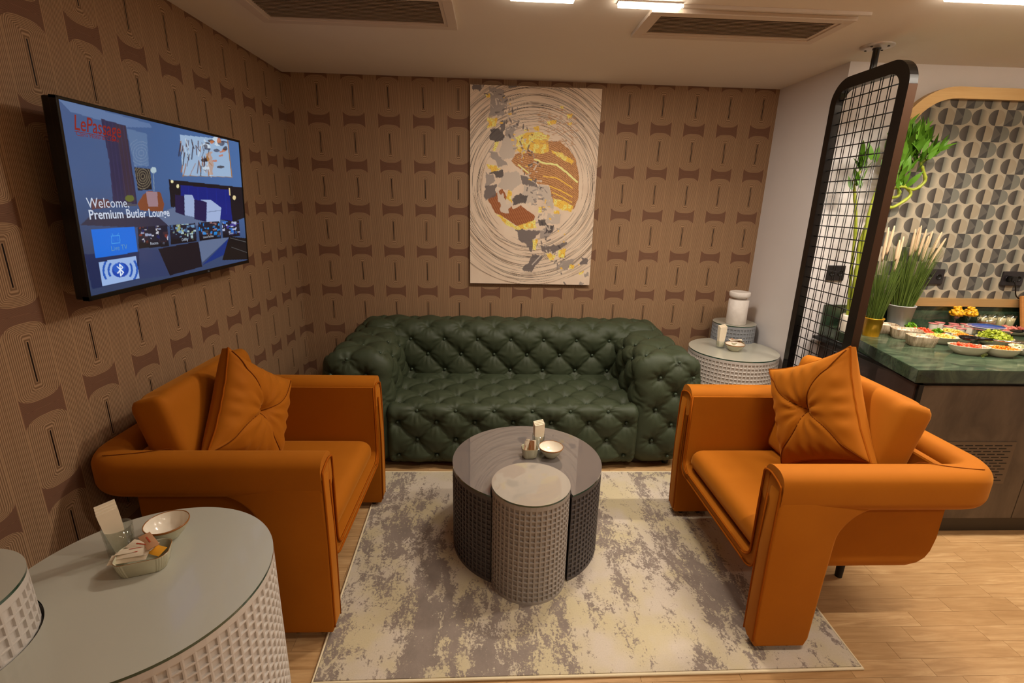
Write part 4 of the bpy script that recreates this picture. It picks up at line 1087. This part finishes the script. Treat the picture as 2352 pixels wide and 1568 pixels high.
# wall sockets
def socket(x, z, label, w=.118, h=.10, plug=False):
    t = thing('wall_socket', label, 'socket', (x, -.742 if x > 4 else -.73, z))
    box('cover_plate', -w/2, w/2, -.012, 0, -h/2, h/2, M_['socket'], t, .004)
    for s in (-1, 1):
        o = lathe('outlet', [(.019, 0), (.019, .003), (.015, .003), (.015, .001), (0, .001)], 18, M_['black'], t); o.rotation_euler = (PI/2, 0, 0); o.location = (s*w*.24, -.012, 0)
    if plug:
        o = box('plug', -.05, -.01, -.05, -.014, -.02, .02, M_['tv_black'], t, .006)
        tube('cable', spline([(-.03, -.05, -.01), (-.02, -.06, -.05), (.02, -.045, -.11), (.09, -.03, -.14), (.16, -.02, -.16)], 6), .004, 6, M_['tv_black'], t)
socket(3.758, 1.302, 'black double socket on the white wall, seen through the mesh screen')
socket(4.42, 1.292, 'black double socket on the patterned panel behind the grass in the grey pot', .14)
socket(4.972, 1.288, 'black double socket with a plug and black cable, at the right edge of the photo', .15, .095, True)

# ------------------------------------------------------------------ potted grasses and bamboo
def blade_geo(V, F, base, dirv, L, w, bend, rs):
    d = Vector(dirv).normalized(); side = d.cross(Vector((rs.rand()-.5, rs.rand()-.5, .3))).normalized(); b0 = len(V); n = 4
    for i in range(n+1):
        t = i/n; c = Vector(base)+d*L*t+Vector((d.x, d.y, 0))*bend*t*t-Vector((0, 0, 1))*bend*.5*t*t; ww = w*(1-t*.92)*(.5+min(.5, t*3))
        V.append(c-side*ww); V.append(c+side*ww)
    for i in range(n): F.append((b0+2*i, b0+2*i+1, b0+2*i+3, b0+2*i+2))
def grass_pot(label, loc, rt, rb, h, pm, gh, spread, lean, plumes, seed, nb=260, ymax=1):
    t = thing('potted_grass', label, 'potted plant', loc); rs = np.random.RandomState(seed)
    lathe('pot', [(rb, 0), (rt, h-.006), (rt+.003, h-.006), (rt+.003, h), (rt-.004, h), (rt-.006, h-.02), (0, h-.02)], 32, pm, t)
    V = []; F = []
    for k in range(nb):
        a = rs.rand()*2*PI; r_ = rs.rand()**.5*rt*.75; tilt = rs.rand()*spread
        b = (r_*math.cos(a), r_*math.sin(a), h-.02); dv = (math.cos(a)*tilt+lean[0], math.sin(a)*tilt+lean[1], 1)
        blade_geo(V, F, b, dv, gh*(.55+.45*rs.rand()), .0026+.0018*rs.rand(), .03+.07*rs.rand(), rs)
    V = [Vector((v[0], min(v[1], ymax), v[2])) for v in V]
    g = mesh('grass_blades', V, F, M_['grass'], t, kind='stuff')
    pr = None
    for (px, py, pz, dx_, dy_, L) in plumes:
        bt = Vector((px, py, pz)); d = Vector((dx_, dy_, 1)).normalized(); pts = [bt+d*L*i/9 for i in range(10)]
        rr_ = [(.0028+.0056*math.sin(PI*min(1, (i+.6)/9.2))**.6) for i in range(10)]
        o = tube('plume', pts, rr_, 8, M_['plume'], t)
        tube('plume_stem', spline([(px*.1, py*.1, h), ((px)*.5, py*.5, (h+pz)*.5), tuple(bt)], 4), .0016, 5, M_['grass'], o)
grass_pot('pot of tall green grass with cream plumes in a gold pot at the splayed end of the counter', (3.868, -1.005, CZ), .052, .043, .115, M_['pot_gold'], .46, .16, (.02, .0),
          [(-.035, 0, .46, -.02, 0, .20), (.0, .02, .50, .06, 0, .17), (.055, 0, .40, .05, 0, .21), (.03, -.02, .47, -.01, 0, .12)], 3, 230)
grass_pot('pot of tall green grass with many cream plumes in a grey pot against the patterned panel', (4.182, -.83, CZ), .075, .056, .165, M_['pot_grey'], .50, .22, (.03, .0),
          [(-.03, 0, .48, -.02, 0, .17), (.0, 0, .51, -.01, 0, .16), (.025, .0, .48, .08, 0, .17), (.055, 0, .46, .15, 0, .18), (.09, -.01, .47, .26, 0, .17), (-.01, .01, .47, .04, 0, .19), (.11, 0, .43, .42, 0, .18), (.04, -.02, .45, .03, 0, .16), (.07, .01, .49, .1, 0, .14)], 6, 300, .08)
bb_ = thing('lucky_bamboo', 'tall lucky bamboo with twisted yellow-green stalks and a leafy crown, behind the mesh screen', 'potted plant', (3.80, -.90, CZ))
bo = Vector((3.80, -.90, CZ))
lathe('vase', [(.052, 0), (.055, .02), (.055, .10), (.05, .11), (.046, .11), (.046, .09), (0, .09)], 28, M_['ceramic'], bb_)
stalks = [[(3.79, -.90, 1.03), (3.775, -.90, 1.3), (3.77, -.88, 1.5), (3.79, -.88, 1.61), (3.86, -.87, 1.76), (3.95, -.87, 1.79), (3.93, -.88, 1.84), (3.86, -.88, 1.83), (3.88, -.88, 1.90), (3.95, -.88, 1.98)],
          [(3.81, -.91, 1.03), (3.795, -.92, 1.3), (3.80, -.92, 1.58), (3.85, -.90, 1.71), (3.93, -.89, 1.73), (4.02, -.88, 1.80), (3.96, -.88, 1.86), (3.90, -.88, 1.88), (3.93, -.88, 1.98)],
          [(3.80, -.88, 1.03), (3.79, -.87, 1.35), (3.80, -.86, 1.62), (3.85, -.88, 1.80), (3.94, -.89, 1.845), (4.03, -.88, 1.83), (4.09, -.88, 1.88), (4.06, -.88, 1.945), (4.04, -.88, 1.985), (4.09, -.88, 2.02), (4.115, -.88, 2.09)],
          [(3.785, -.89, 1.03), (3.765, -.86, 1.35), (3.74, -.85, 1.62), (3.70, -.84, 1.80), (3.67, -.85, 1.87), (3.70, -.85, 1.93)],
          [(3.80, -.90, 1.04), (3.785, -.90, 1.36), (3.78, -.89, 1.7), (3.82, -.88, 1.9), (3.85, -.88, 2.0)]]
for P in stalks:
    sp = spline([Vector(p)-bo for p in P], 10); rr_ = [.0085+(.0022 if i % 9 in (0, 1) else 0) for i in range(len(sp))]
    tube('stalk', sp, rr_, 8, M_['stalk'], bb_)
V = []; F = []; n = 6
for i in range(n+1):
    t_ = i/n; w = .0125*math.sin(PI*(.08+.92*t_)**.8)*1.0 if i < n else 0
    for s in (-1, 0, 1): V.append((s*w, -.018*t_*t_, t_*.085+(0 if s else -.0)-(.0 if s == 0 else 0)))
for i in range(n):
    for s in (0, 1): F.append((3*i+s, 3*i+s+1, 3*i+s+4, 3*i+s+3))
lf0 = None; rs = np.random.RandomState(12)
clus = [((3.92, -.88, 2.07), .10, 90, .0), ((3.98, -.88, 2.04), .09, 74, .03), ((3.88, -.88, 1.97), .08, 50, 0), ((4.105, -.88, 2.05), .02, 11, .02), ((3.70, -.85, 1.96), .05, 18, 0), ((3.69, -.86, 1.85), .04, 8, -.3), ((3.92, -.88, 1.86), .06, 14, .1)]
for (c, sp_, cnt, lx) in clus:
    for k in range(cnt):
        q = Vector(c)+Vector(rs.randn(3))*sp_*.5-bo; q.y = -.0+(q.y)*.6
        d = Vector((rs.randn()*.33+lx, rs.randn()*.30, 1.0 if sp_ > .03 or k < 7 else .1)).normalized()
        rot = d.to_track_quat('Z', 'Y').to_euler(); rot.rotate_axis('Z', rs.rand()*6.28)
        s_ = .75+.55*rs.rand()
        if lf0 is None: lf0 = mesh('leaf', V, F, M_['leaf'], bb_, True); o = lf0
        else: o = inst(lf0, bb_)
        o.location = q; o.rotation_euler = rot; o.scale = (s_, s_, s_)
# ------------------------------------------------------------------ tableware on the three drum tables
def round_bowl(label, loc, r=.062, h=.052, tilt=0):
    t = thing('bowl', label, 'bowl', loc)
    lathe('bowl_outside', [(r*.46, 0), (r*.5, .003), (r*.72, h*.35), (r*.93, h*.75), (r*.985, h-.003)], 40, M_['ceramic_out'], t)
    lathe('rim', [(r*.985, h-.0055), (r, h-.002), (r*.995, h+.0006), (r*.965, h+.0006), (r*.955, h-.003)], 40, M_['ceramic_rim'], t)
    lathe('bowl_inside', [(0, .008), (r*.4, .010), (r*.68, h*.38), (r*.88, h*.74), (r*.958, h-.001)][::-1], 40, M_['ceramic'], t)
    return t
def fluted_box(label, loc, rz, w=.052, d=.040, h=.042, name='sachet_holder', cat='holder', mt=None, fill=None):
    t = thing(name, label, cat, loc, rz)
    n = 112; V = []; F = []
    base = rrect(-w, w, -d, d, min(w, d)*.62, 27); n = len(base)
    lv = [(0, .80, 1), (.003, .84, 1), (h*.5, .93, 1), (h-.003, .99, 1), (h, 1.0, 0), (h+.0008, .985, 0), (h-.002, .96, 0), (h*.5, .88, 0), (.006, .78, 0)]
    for z, s, fl2 in lv:
        for i, (a, b) in enumerate(base):
            g = 1+(.020*math.cos(i*PI*2/4) if fl2 else 0); V.append((a*s*g, b*s*g, z))
    for j in range(len(lv)-1):
        for i in range(n): F.append((j*n+i, j*n+(i+1) % n, (j+1)*n+(i+1) % n, (j+1)*n+i))
    F.append(tuple(range(n-1, -1, -1))); F.append(tuple((len(lv)-1)*n+i for i in range(n)))
    o = mesh('fluted_wall', V, F, mt or M_['ceramic_out'], t, True)
    m = 4
    V2 = [V[4*n+i] for i in range(n)]+[V[5*n+i] for i in range(n)]; V2 = [(a*1.004, b*1.004, z+.0006) for a, b, z in V2]
    mesh('rim', V2, [(i, (i+1) % n, n+(i+1) % n, n+i) for i in range(n)], M_['ceramic_rim'], t, True)
    return t
def sachet(label, loc, rot, mt, group, w=.021, L=.072):
    V = []; F = []; nx, ny = 6, 4
    for s in (1, -1):
        for i in range(nx+1):
            for j in range(ny+1):
                u, v = i/nx*2-1, j/ny*2-1
                V.append((u*L/2, v*w/2*1.0, s*(.0035*(1-u**4)*(1-v*v)+.0003)))
    k = (nx+1)*(ny+1)
    for i in range(nx):
        for j in range(ny):
            a = i*(ny+1)+j; q = (a, a+ny+1, a+ny+2, a+1); F.append(q); F.append(tuple(k+x for x in q[::-1]))
    o = mesh('sugar_sachet', V, F, mt, None, True); o.location = loc; o.rotation_euler = rot
    tag(o, label, 'sachet', group)
    p = mesh('print', [(-.5*L*.5, -w*.16, .0042), (.5*L*.5, -w*.16, .0042), (.5*L*.5, w*.16, .0042), (-.5*L*.5, w*.16, .0042)], [(0, 1, 2, 3)], M_['red_ink'], o)
    p.scale = (.8, .35, 1)
    return o
def napkin_glass(where, loc, rz, gr=.033, gh=.085, nh=.135, nw=.026, lean=(0, 0)):
    t = thing('drinking_glass', 'clear drinking glass holding folded paper napkins '+where, 'glass', loc)
    lathe('glass_wall', [(gr*.82, .0), (gr*.86, .001), (gr, gh), (gr-.0022, gh), (gr*.84-.002, .008), (0, .008)], 36, M_['glass'], t)
    mesh0 = None
    for k in range(4):
        th_ = .0055; V = []; F = []; n = 5
        for i in range(n+1):
            tt = i/n; z = .010+tt*(nh+.004*k); c = .0016*math.sin(tt*5+k)
            yk = (k-1.5)*.0075+c
            for (sx_, sy_) in ((-1, -1), (1, -1), (1, 1), (-1, 1)):
                V.append((sx_*nw*(.66+.34*min(1, tt*1.5))+lean[0]*tt, yk+sy_*th_/2*(.8+.5*tt)+lean[1]*tt, z+(.003*sx_ if i == n else 0)))
        for i in range(n):
            for q in range(4): F.append((4*i+q, 4*i+(q+1) % 4, 4*i+4+(q+1) % 4, 4*i+4+q))
        F.append((3, 2, 1, 0)); F.append(tuple(4*n+q for q in range(4)))
        o = mesh('paper_napkin', V, F, M_['paper'], None); o.location = loc; o.rotation_euler = (0, 0, rz)
        tag(o, ('nearest', 'second nearest', 'third nearest', 'farthest')[k]+' folded white paper napkin in the glass '+where, 'napkin', 'napkins in the glass '+where)
    return t
# coffee table (top .466)
Z = .4665
napkin_glass('on the coffee table', (1.742, -1.585, Z), .25)
round_bowl('empty white bowl with brown rim on the coffee table', (1.800, -1.655, Z), .062, .054)
fluted_box('small fluted sage square pot of sugar sachets on the coffee table', (1.692, -1.655, Z), .1, .040, .036, .05)
for k, (dx_, dy_, ry_, rz_, m) in enumerate([(-.016, .004, -1.25, .5, 'paper'), (-.008, .016, -1.45, 1.4, 'paper'), (.004, -.004, -1.5, 1.0, 'kraft'), (.014, .002, -1.62, 1.1, 'kraft'), (.022, .006, -1.5, 1.6, 'paper'), (-.022, -.008, -1.3, .9, 'paper')]):
    sachet(('white sugar sachet at the left of', 'white sugar sachet at the back of', 'inner brown sugar sachet in', 'outer brown sugar sachet in', 'white sugar sachet at the right of', 'white sugar sachet at the front left of')[k]+' the fluted pot on the coffee table', (1.692+dx_, -1.655+dy_, Z+.048), (0, ry_, rz_), M_[m], 'sachets in the coffee table pot')
# left table (.72)
Z = .7205
napkin_glass('on the front left table', (.455, -2.655, Z), .75, .036, .082, .130, .023, (-.014, .004))
round_bowl('empty white bowl with brown rim on the front left table', (.545, -2.592, Z), .058, .05)
fluted_box('wide fluted sage pot of sugar sachets on the front left table', (.560, -2.715, Z), .35, .062, .045, .046)
for k, (dx_, dy_, dz, rx_, ry_, rz_, m) in enumerate([(-.018, -.012, .050, .15, -.20, -.02, 'paper'), (-.010, .0, .054, -.1, -.16, .06, 'paper'), (-.004, .012, .058, .2, -.16, -.35, 'paper'), (.006, .024, .062, .1, -.12, -.75, 'kraft'), (.012, .010, .050, .3, .02, -.30, 'yellow_p'), (-.02, -.02, .044, .4, -.15, .05, 'paper')]):
    sachet(('white sugar sachet, second from the front,', 'white sugar sachet in the middle', 'white sugar sachet nearer the back', 'brown paper sugar sachet', 'yellow sugar sachet', 'white sugar sachet at the very front')[k]+' in the pot on the front left table', (.556+dx_, -2.715+dy_, Z+dz), (rx_, ry_, rz_), M_[m], 'sachets in the front left pot', .028, .10)
# right table (.70)
Z = .7005
napkin_glass('on the table beside the sofa', (3.190, -.462, Z), .2, .033, .055, .15, .028)
round_bowl('empty white bowl with brown rim on the table beside the sofa', (3.262, -.535, Z), .068, .052)
fluted_box('fluted sage pot of sugar sachets on the table beside the sofa', (3.315, -.452, Z), .1, .052, .036, .042)
for k, (dx_, dy_, ry_, rz_, m) in enumerate([(-.02, .004, .35, -.3, 'paper'), (.0, .01, .25, -.5, 'kraft'), (.014, .0, .15, .3, 'paper'), (-.012, -.01, -.2, -.4, 'paper')]):
    sachet(('white sugar sachet at the left', 'brown sugar sachet', 'white sugar sachet at the right', 'white sugar sachet on top')[k]+' in the pot on the table beside the sofa', (3.315+dx_, -.452+dy_, Z+.048+.004*k), (.1, ry_, rz_), M_[m], 'sachets in the pot beside the sofa', .024, .08)
# white stone jar
t = thing('stone_jar', 'white stone jar with a disc shaped lid on the blue-grey table in the corner', 'jar', (3.395, -.245, .8355))
lathe('jar_body', [(.070, 0), (.073, .003), (.073, .188), (.070, .190), (.030, .191), (.028, .206)], 44, M_['stone'], t)
lathe('lid', [(.028, .2055), (.055, .206), (.067, .210), (.0745, .218), (.076, .226), (.076, .244), (.073, .249), (.066, .251), (.055, .2495), (0, .2495)], 44, M_['stone'], t)

# ------------------------------------------------------------------ the buffet food on the counter
M_['striated'] = mat('streaked_ceramic', rough=.5); _t = NT(M_['striated'])
_t.col(_t.ramp(_t.noise(_t.mapping(_t.obj(), (1, 1, .12)), 60, 4, .6), [(.35, S(146, 122, 96)), (.55, S(206, 188, 160)), (.7, S(222, 206, 180))]))
def food_mat(name, c1, c2, sc_=60, rough=.4): return noisy(name, c1, c2, sc_, rough)
FM = dict(tomato=food_mat('tomato_red', S(214, 70, 40), S(236, 110, 70)), carrot=food_mat('carrot_orange', S(222, 120, 20), S(240, 150, 40)), lettuce=food_mat('lettuce_green', S(150, 176, 30), S(206, 208, 90)),
          green=food_mat('herb_green', S(70, 140, 20), S(130, 176, 40)), yellow=food_mat('corn_yellow', S(220, 190, 70), S(236, 210, 120)), white=food_mat('pale_dressing', S(226, 212, 186), S(240, 230, 210)),
          pink=food_mat('pink_lid', S(206, 80, 90), S(226, 160, 150)), ham=food_mat('cured_meat', S(196, 90, 80), S(226, 160, 140), 25), slaw=food_mat('pale_slaw', S(206, 206, 150), S(230, 226, 196)),
          fruit=food_mat('fruit_yellow', S(226, 160, 20), S(246, 196, 40)), jam=mat('jam_brown', S(120, 72, 50), .2, coat=.5), cream=mat('cream_pudding', S(226, 206, 160), .4), blue=mat('blue_glaze', S(60, 90, 170), .2, coat=.6))
M_['dish'] = mat('cream_dish', S(206, 196, 170), .25, coat=.4)
def pile(label, cat, loc, rx_, ry_, h, fm, n, s, seed, rz=0, leafy=False, name='food_heap'):
    """a heap nobody could count"""
    rs = np.random.RandomState(seed); bm = bmesh.new()
    for k in range(n):
        a = rs.rand()*2*PI; r_ = rs.rand()**.5
        x, y = r_*math.cos(a)*rx_, r_*math.sin(a)*ry_; z = h*(1-r_**2)*rs.rand()**.5
        mtx = Matrix.Translation((x, y, z)) @ Matrix.Rotation(rs.rand()*6.28, 4, Vector(rs.randn(3)).normalized())
        if leafy: bmesh.ops.create_grid(bm, x_segments=2, y_segments=2, size=s*(.6+.6*rs.rand()), matrix=mtx @ Matrix.Diagonal((1, .6, 1, 1)))
        else: bmesh.ops.create_icosphere(bm, subdivisions=1, radius=s*(.6+.5*rs.rand()), matrix=mtx @ Matrix.Diagonal((1, .8, .6, 1)))
    if leafy:
        for v in bm.verts: v.co += Vector(rs.randn(3))*s*.16
    add_base = bmesh.ops.create_cone(bm, cap_ends=True, segments=24, radius1=1, radius2=.7, depth=.012, matrix=Matrix.Translation((0, 0, -.006)) @ Matrix.Diagonal((rx_, ry_, 1, 1)))
    o = bm_obj(name, bm, fm, None, not leafy, kind='stuff'); o.location = loc; o.rotation_euler = (0, 0, rz)
    return tag(o, label, cat)
def dish(name, label, loc, rx_, ry_, h, mo, rz=0, cat='dish', mi=None):
    t = thing(name, label, cat, loc, rz)
    lathe('dish_wall', [(.55, 0), (.62, .002), (.88, h*.55), (.99, h-.002), (1.0, h), (.95, h)], 40, mo, t, sx=rx_, sy=ry_)
    lathe('dish_inside', [(.95, h), (.84, h*.6), (.6, h*.25), (0, h*.2)], 40, mi or M_['ceramic'], t, sx=rx_, sy=ry_)
    return t
def wedge_bowl(label, loc, rz, w=.072, d=.052, h=.058):
    return fluted_box(label, loc, rz, w, d, h, 'serving_bowl', 'bowl', M_['striated'])
wedge_bowl('streaked square serving bowl nearest the splayed counter corner', (4.000, -1.222, CZ), -.35)
wedge_bowl('streaked square serving bowl, middle one of the three in a row', (4.045, -1.060, CZ), -.35, .078, .055)
wedge_bowl('streaked square serving bowl beside the gold pot of grass', (4.010, -.925, CZ), -.35, .075, .05)
pile('pale dressing filling the front streaked bowl', 'dressing', (4.0, -1.222, CZ+.043), .055, .040, .008, FM['white'], 30, .010, 1, -.35)
pile('pale dressing filling the middle streaked bowl', 'dressing', (4.045, -1.06, CZ+.043), .058, .042, .008, FM['white'], 30, .010, 2, -.35)
pile('pale dressing filling the streaked bowl by the gold pot', 'dressing', (4.01, -.925, CZ+.043), .056, .038, .008, FM['white'], 30, .010, 3, -.35)
dish('oval_dish', 'oval cream dish of cut tomatoes at the counter edge', (4.128, -1.385, CZ), .098, .058, .05, M_['dish'], -.35)
pile('red cut tomatoes in the oval cream dish', 'tomatoes', (4.118, -1.382, CZ+.042), .070, .038, .016, FM['tomato'], 34, .016, 4, -.35, name='cut_tomatoes')
dish('oval_dish', 'oval cream dish of grated carrot under the steel handled ladle', (4.285, -1.420, CZ), .090, .055, .048, M_['dish'], -.2)
pile('orange grated carrot in the oval dish', 'carrots', (4.285, -1.42, CZ+.042), .078, .044, .014, FM['carrot'], 160, .007, 5, -.2, name='grated_carrot')
dish('round_dish', 'round cream dish of pale slaw at the right edge of the photo, counter front', (4.462, -1.385, CZ), .080, .07, .045, M_['dish'])
pile('pale green slaw in the dish at the right edge', 'salad', (4.462, -1.385, CZ+.04), .068, .058, .018, FM['slaw'], 120, .010, 6, 0, True, name='cabbage_slaw')
dish('round_dish', 'round dish of shredded lettuce behind the carrot dish', (4.480, -1.190, CZ), .095, .08, .046, M_['dish'])
pile('heap of shredded pale green lettuce behind the carrots', 'lettuce', (4.475, -1.19, CZ+.042), .085, .07, .045, FM['lettuce'], 240, .014, 7, 0, True, name='shredded_lettuce')
dish('round_dish', 'round dish of yellow corn salad right of the streaked bowls', (4.175, -1.170, CZ), .085, .062, .045, M_['dish'], -.3)
pile('yellow corn salad in the round dish', 'salad', (4.17, -1.17, CZ+.04), .072, .050, .016, FM['yellow'], 110, .009, 8, -.3, name='corn_salad')
dish('round_dish', 'round dish of orange pepper strips left of the black ladle', (4.345, -1.130, CZ), .06, .048, .04, M_['dish'], -.3)
pile('orange pepper strips in the round dish', 'peppers', (4.345, -1.13, CZ+.036), .05, .038, .014, FM['carrot'], 60, .009, 9, -.3, name='pepper_strips')
dish('platter', 'white oval platter of garnished salad behind the streaked bowls', (4.235, -.985, CZ), .125, .07, .03, M_['dish'], -.9, 'platter')
pile('salad of tomato and pepper on the white platter', 'salad', (4.235, -.985, CZ+.028), .10, .050, .016, FM['tomato'], 60, .010, 10, -.9, name='mixed_salad')
pile('green herb garnish at the back end of the white platter', 'herbs', (4.20, -.915, CZ+.042), .03, .024, .022, FM['green'], 40, .011, 11, 0, True, name='herb_garnish')
pile('green herb garnish at the front end of the white platter', 'herbs', (4.262, -1.045, CZ+.042), .028, .022, .02, FM['green'], 40, .010, 12, 0, True, name='herb_garnish')
dish('platter', 'white oval platter of sliced cheese behind the pepper dish', (4.395, -.995, CZ), .085, .05, .032, M_['dish'], -.8, 'platter')
pile('sliced pale cheese and fruit on the second platter', 'cheese', (4.395, -.995, CZ+.03), .068, .038, .014, FM['yellow'], 50, .010, 13, -.8, name='sliced_cheese')
# ladle and spoon
t = thing('ladle', 'black ladle with a straight steel handle lying over the carrot dish', 'ladle', (4.17, -1.33, CZ+.062))
lathe('ladle_head', [(0, 0), (.02, .002), (.036, .012), (.042, .022), (.038, .022), (.03, .012), (0, .007)], 28, M_['tv_black'], t, sx=1.25, sy=.9)
tube('neck', [(.02, 0, .012), (.06, -.03, .018), (.085, -.055, .02)], [.012, .010, .007], 8, M_['tv_black'], t)
tube('handle', [(.08, -.05, .02), (.235, -.15, .018)], .0048, 8, M_['steel'], t)
t = thing('serving_spoon', 'black serving spoon resting on the lettuce at the right edge', 'spoon', (4.62, -1.18, CZ+.075))
lathe('spoon_bowl', [(0, 0), (.025, .003), (.036, .012), (.032, .012), (0, .004)], 24, M_['tv_black'], t, sx=1.3, sy=.8)
tube('handle', [(.03, 0, .012), (.20, -.02, .03)], .005, 8, M_['tv_black'], t)
# blue plate on a jar
t = thing('glass_jar', 'clear glass jar standing under the blue plate', 'jar', (4.500, -1.075, CZ))
lathe('jar_wall', [(.03, 0), (.033, .003), (.033, .07), (.03, .074), (.0275, .074), (.03, .068), (.03, .006), (0, .006)], 28, M_['glass'], t)
t = thing('plate', 'blue and white patterned plate raised on a glass jar', 'plate', (4.520, -1.085, CZ+.0755))
lathe('plate_body', [(.04, 0), (.085, .006), (.095, .012), (.092, .0135), (.055, .006), (0, .005)], 40, FM['blue'], t, sx=1.1, sy=.8)
lathe('plate_rim', [(.095, .0125), (.0965, .0145), (.091, .0145)], 40, M_['ceramic'], t, sx=1.1, sy=.8)
# yogurt pots
k = 0
for (x, y) in [(4.43, -.83), (4.50, -.80), (4.57, -.83), (4.46, -.905), (4.53, -.885), (4.60, -.91), (4.49, -.965), (4.58, -.985), (4.64, -.84), (4.66, -.93)]:
    t = thing('yogurt_pot', 'pink lidded yogurt pot, '+('back row leftmost', 'back row second', 'back row third', 'middle row leftmost', 'middle row second', 'middle row third', 'front row left', 'front row right', 'back row rightmost', 'middle row rightmost')[k]+' of the cluster behind the blue plate', 'yogurt pot', (x, y, CZ), 0, 'yogurt pots with pink lids')
    lathe('pot_wall', [(.022, 0), (.026, .04), (.026, .043)], 20, M_['ceramic'], t)
    lathe('foil_lid', [(.0285, .0432), (.0285, .0446), (0, .0450)], 20, FM['pink'], t)
    k += 1
t = thing('jam_bowl', 'low glass bowl of brown jam behind the yogurt pots', 'bowl', (4.76, -.86, CZ))
lathe('glass_wall', [(.03, 0), (.045, .05), (.047, .085), (.045, .085), (.042, .05), (.028, .004), (0, .004)], 28, M_['glass'], t)
lathe('jam', [(.027, .006), (.041, .05), (.042, .062), (0, .064)], 24, FM['jam'], t)
for i, x in enumerate((4.60, 4.695)):
    t = thing('dessert_glass', ('left' if i == 0 else 'right')+' of the two stemmed glasses of yellow fruit in front of the gold frame', 'dessert glass', (x, -.80, CZ+.02))
    lathe('stem_glass', [(.028, 0), (.028, .003), (.006, .008), (.005, .045), (.022, .06), (.038, .105), (.036, .105), (.02, .062), (0, .055)], 28, M_['glass'], t)
    pile('yellow fruit pieces heaped in the '+('left' if i == 0 else 'right')+' stemmed glass', 'fruit', (x, -.80, CZ+.105), .036, .036, .05, FM['fruit'], 90, .013, 20+i, name='fruit_pieces')
    box('riser', -.03, .03, -.03, .03, -.0199, -.0005, M_['glass'], t, .002)
for i, x in enumerate((4.79, 4.855, 4.92, 4.985)):
    t = thing('pudding_cup', ('first', 'second', 'third', 'fourth')[i]+' clear cup of cream pudding from the left, before the wooden board', 'cup', (x, -.80, CZ), 0, 'pudding cups in a row')
    lathe('cup_wall', [(.022, 0), (.031, .10), (.029, .10), (.0205, .003), (0, .003)], 24, M_['glass'], t)
    lathe('pudding', [(.0195, .004), (.0275, .08), (0, .082)], 20, FM['cream'], t)
for i, (x, y) in enumerate([(4.88, -.93), (5.155, -.98)]):
    dish('platter', ['white platter of cured meat in front of the pudding cups', 'white platter of cured meat below the wooden board'][i], (x, y, CZ), .13, .07, .03, M_['dish'], -.2, 'platter')
    pile(['pink cured meat slices on the left meat platter', 'pink cured meat slices on the right meat platter'][i], 'cured meat', (x, y, CZ+.028), .11, .055, .012, FM['ham'], 70, .018, 30+i, -.2, True, name='cured_meat')
M_['board'] = mat('oiled_board', rough=.5); _t = NT(M_['board']); _t.col(_t.mix(_t.noise(_t.mapping(_t.obj(), (1, 1, 14)), 6, 4), S(168, 104, 46), S(196, 136, 72)))
bd = thing('cutting_board', 'upright wooden board leaning against the wall at the right edge of the photo', 'board', (5.26, -.86, CZ))
o = box('board_slab', -.24, .24, -.011, .011, 0, .24, M_['board'], bd, .006); o.rotation_euler = (-.30, .0, 0)
o = box('board_foot', -.2, -.17, .0, .06, 0, .02, M_['board'], bd, .002); o = inst(o, bd, (.37, 0, 0))
# a second streaked set seen through the mesh by the bamboo vase
wedge_bowl('streaked square bowl beside the bamboo vase, seen through the mesh', (3.905, -.845, CZ), 0, .05, .04, .07)
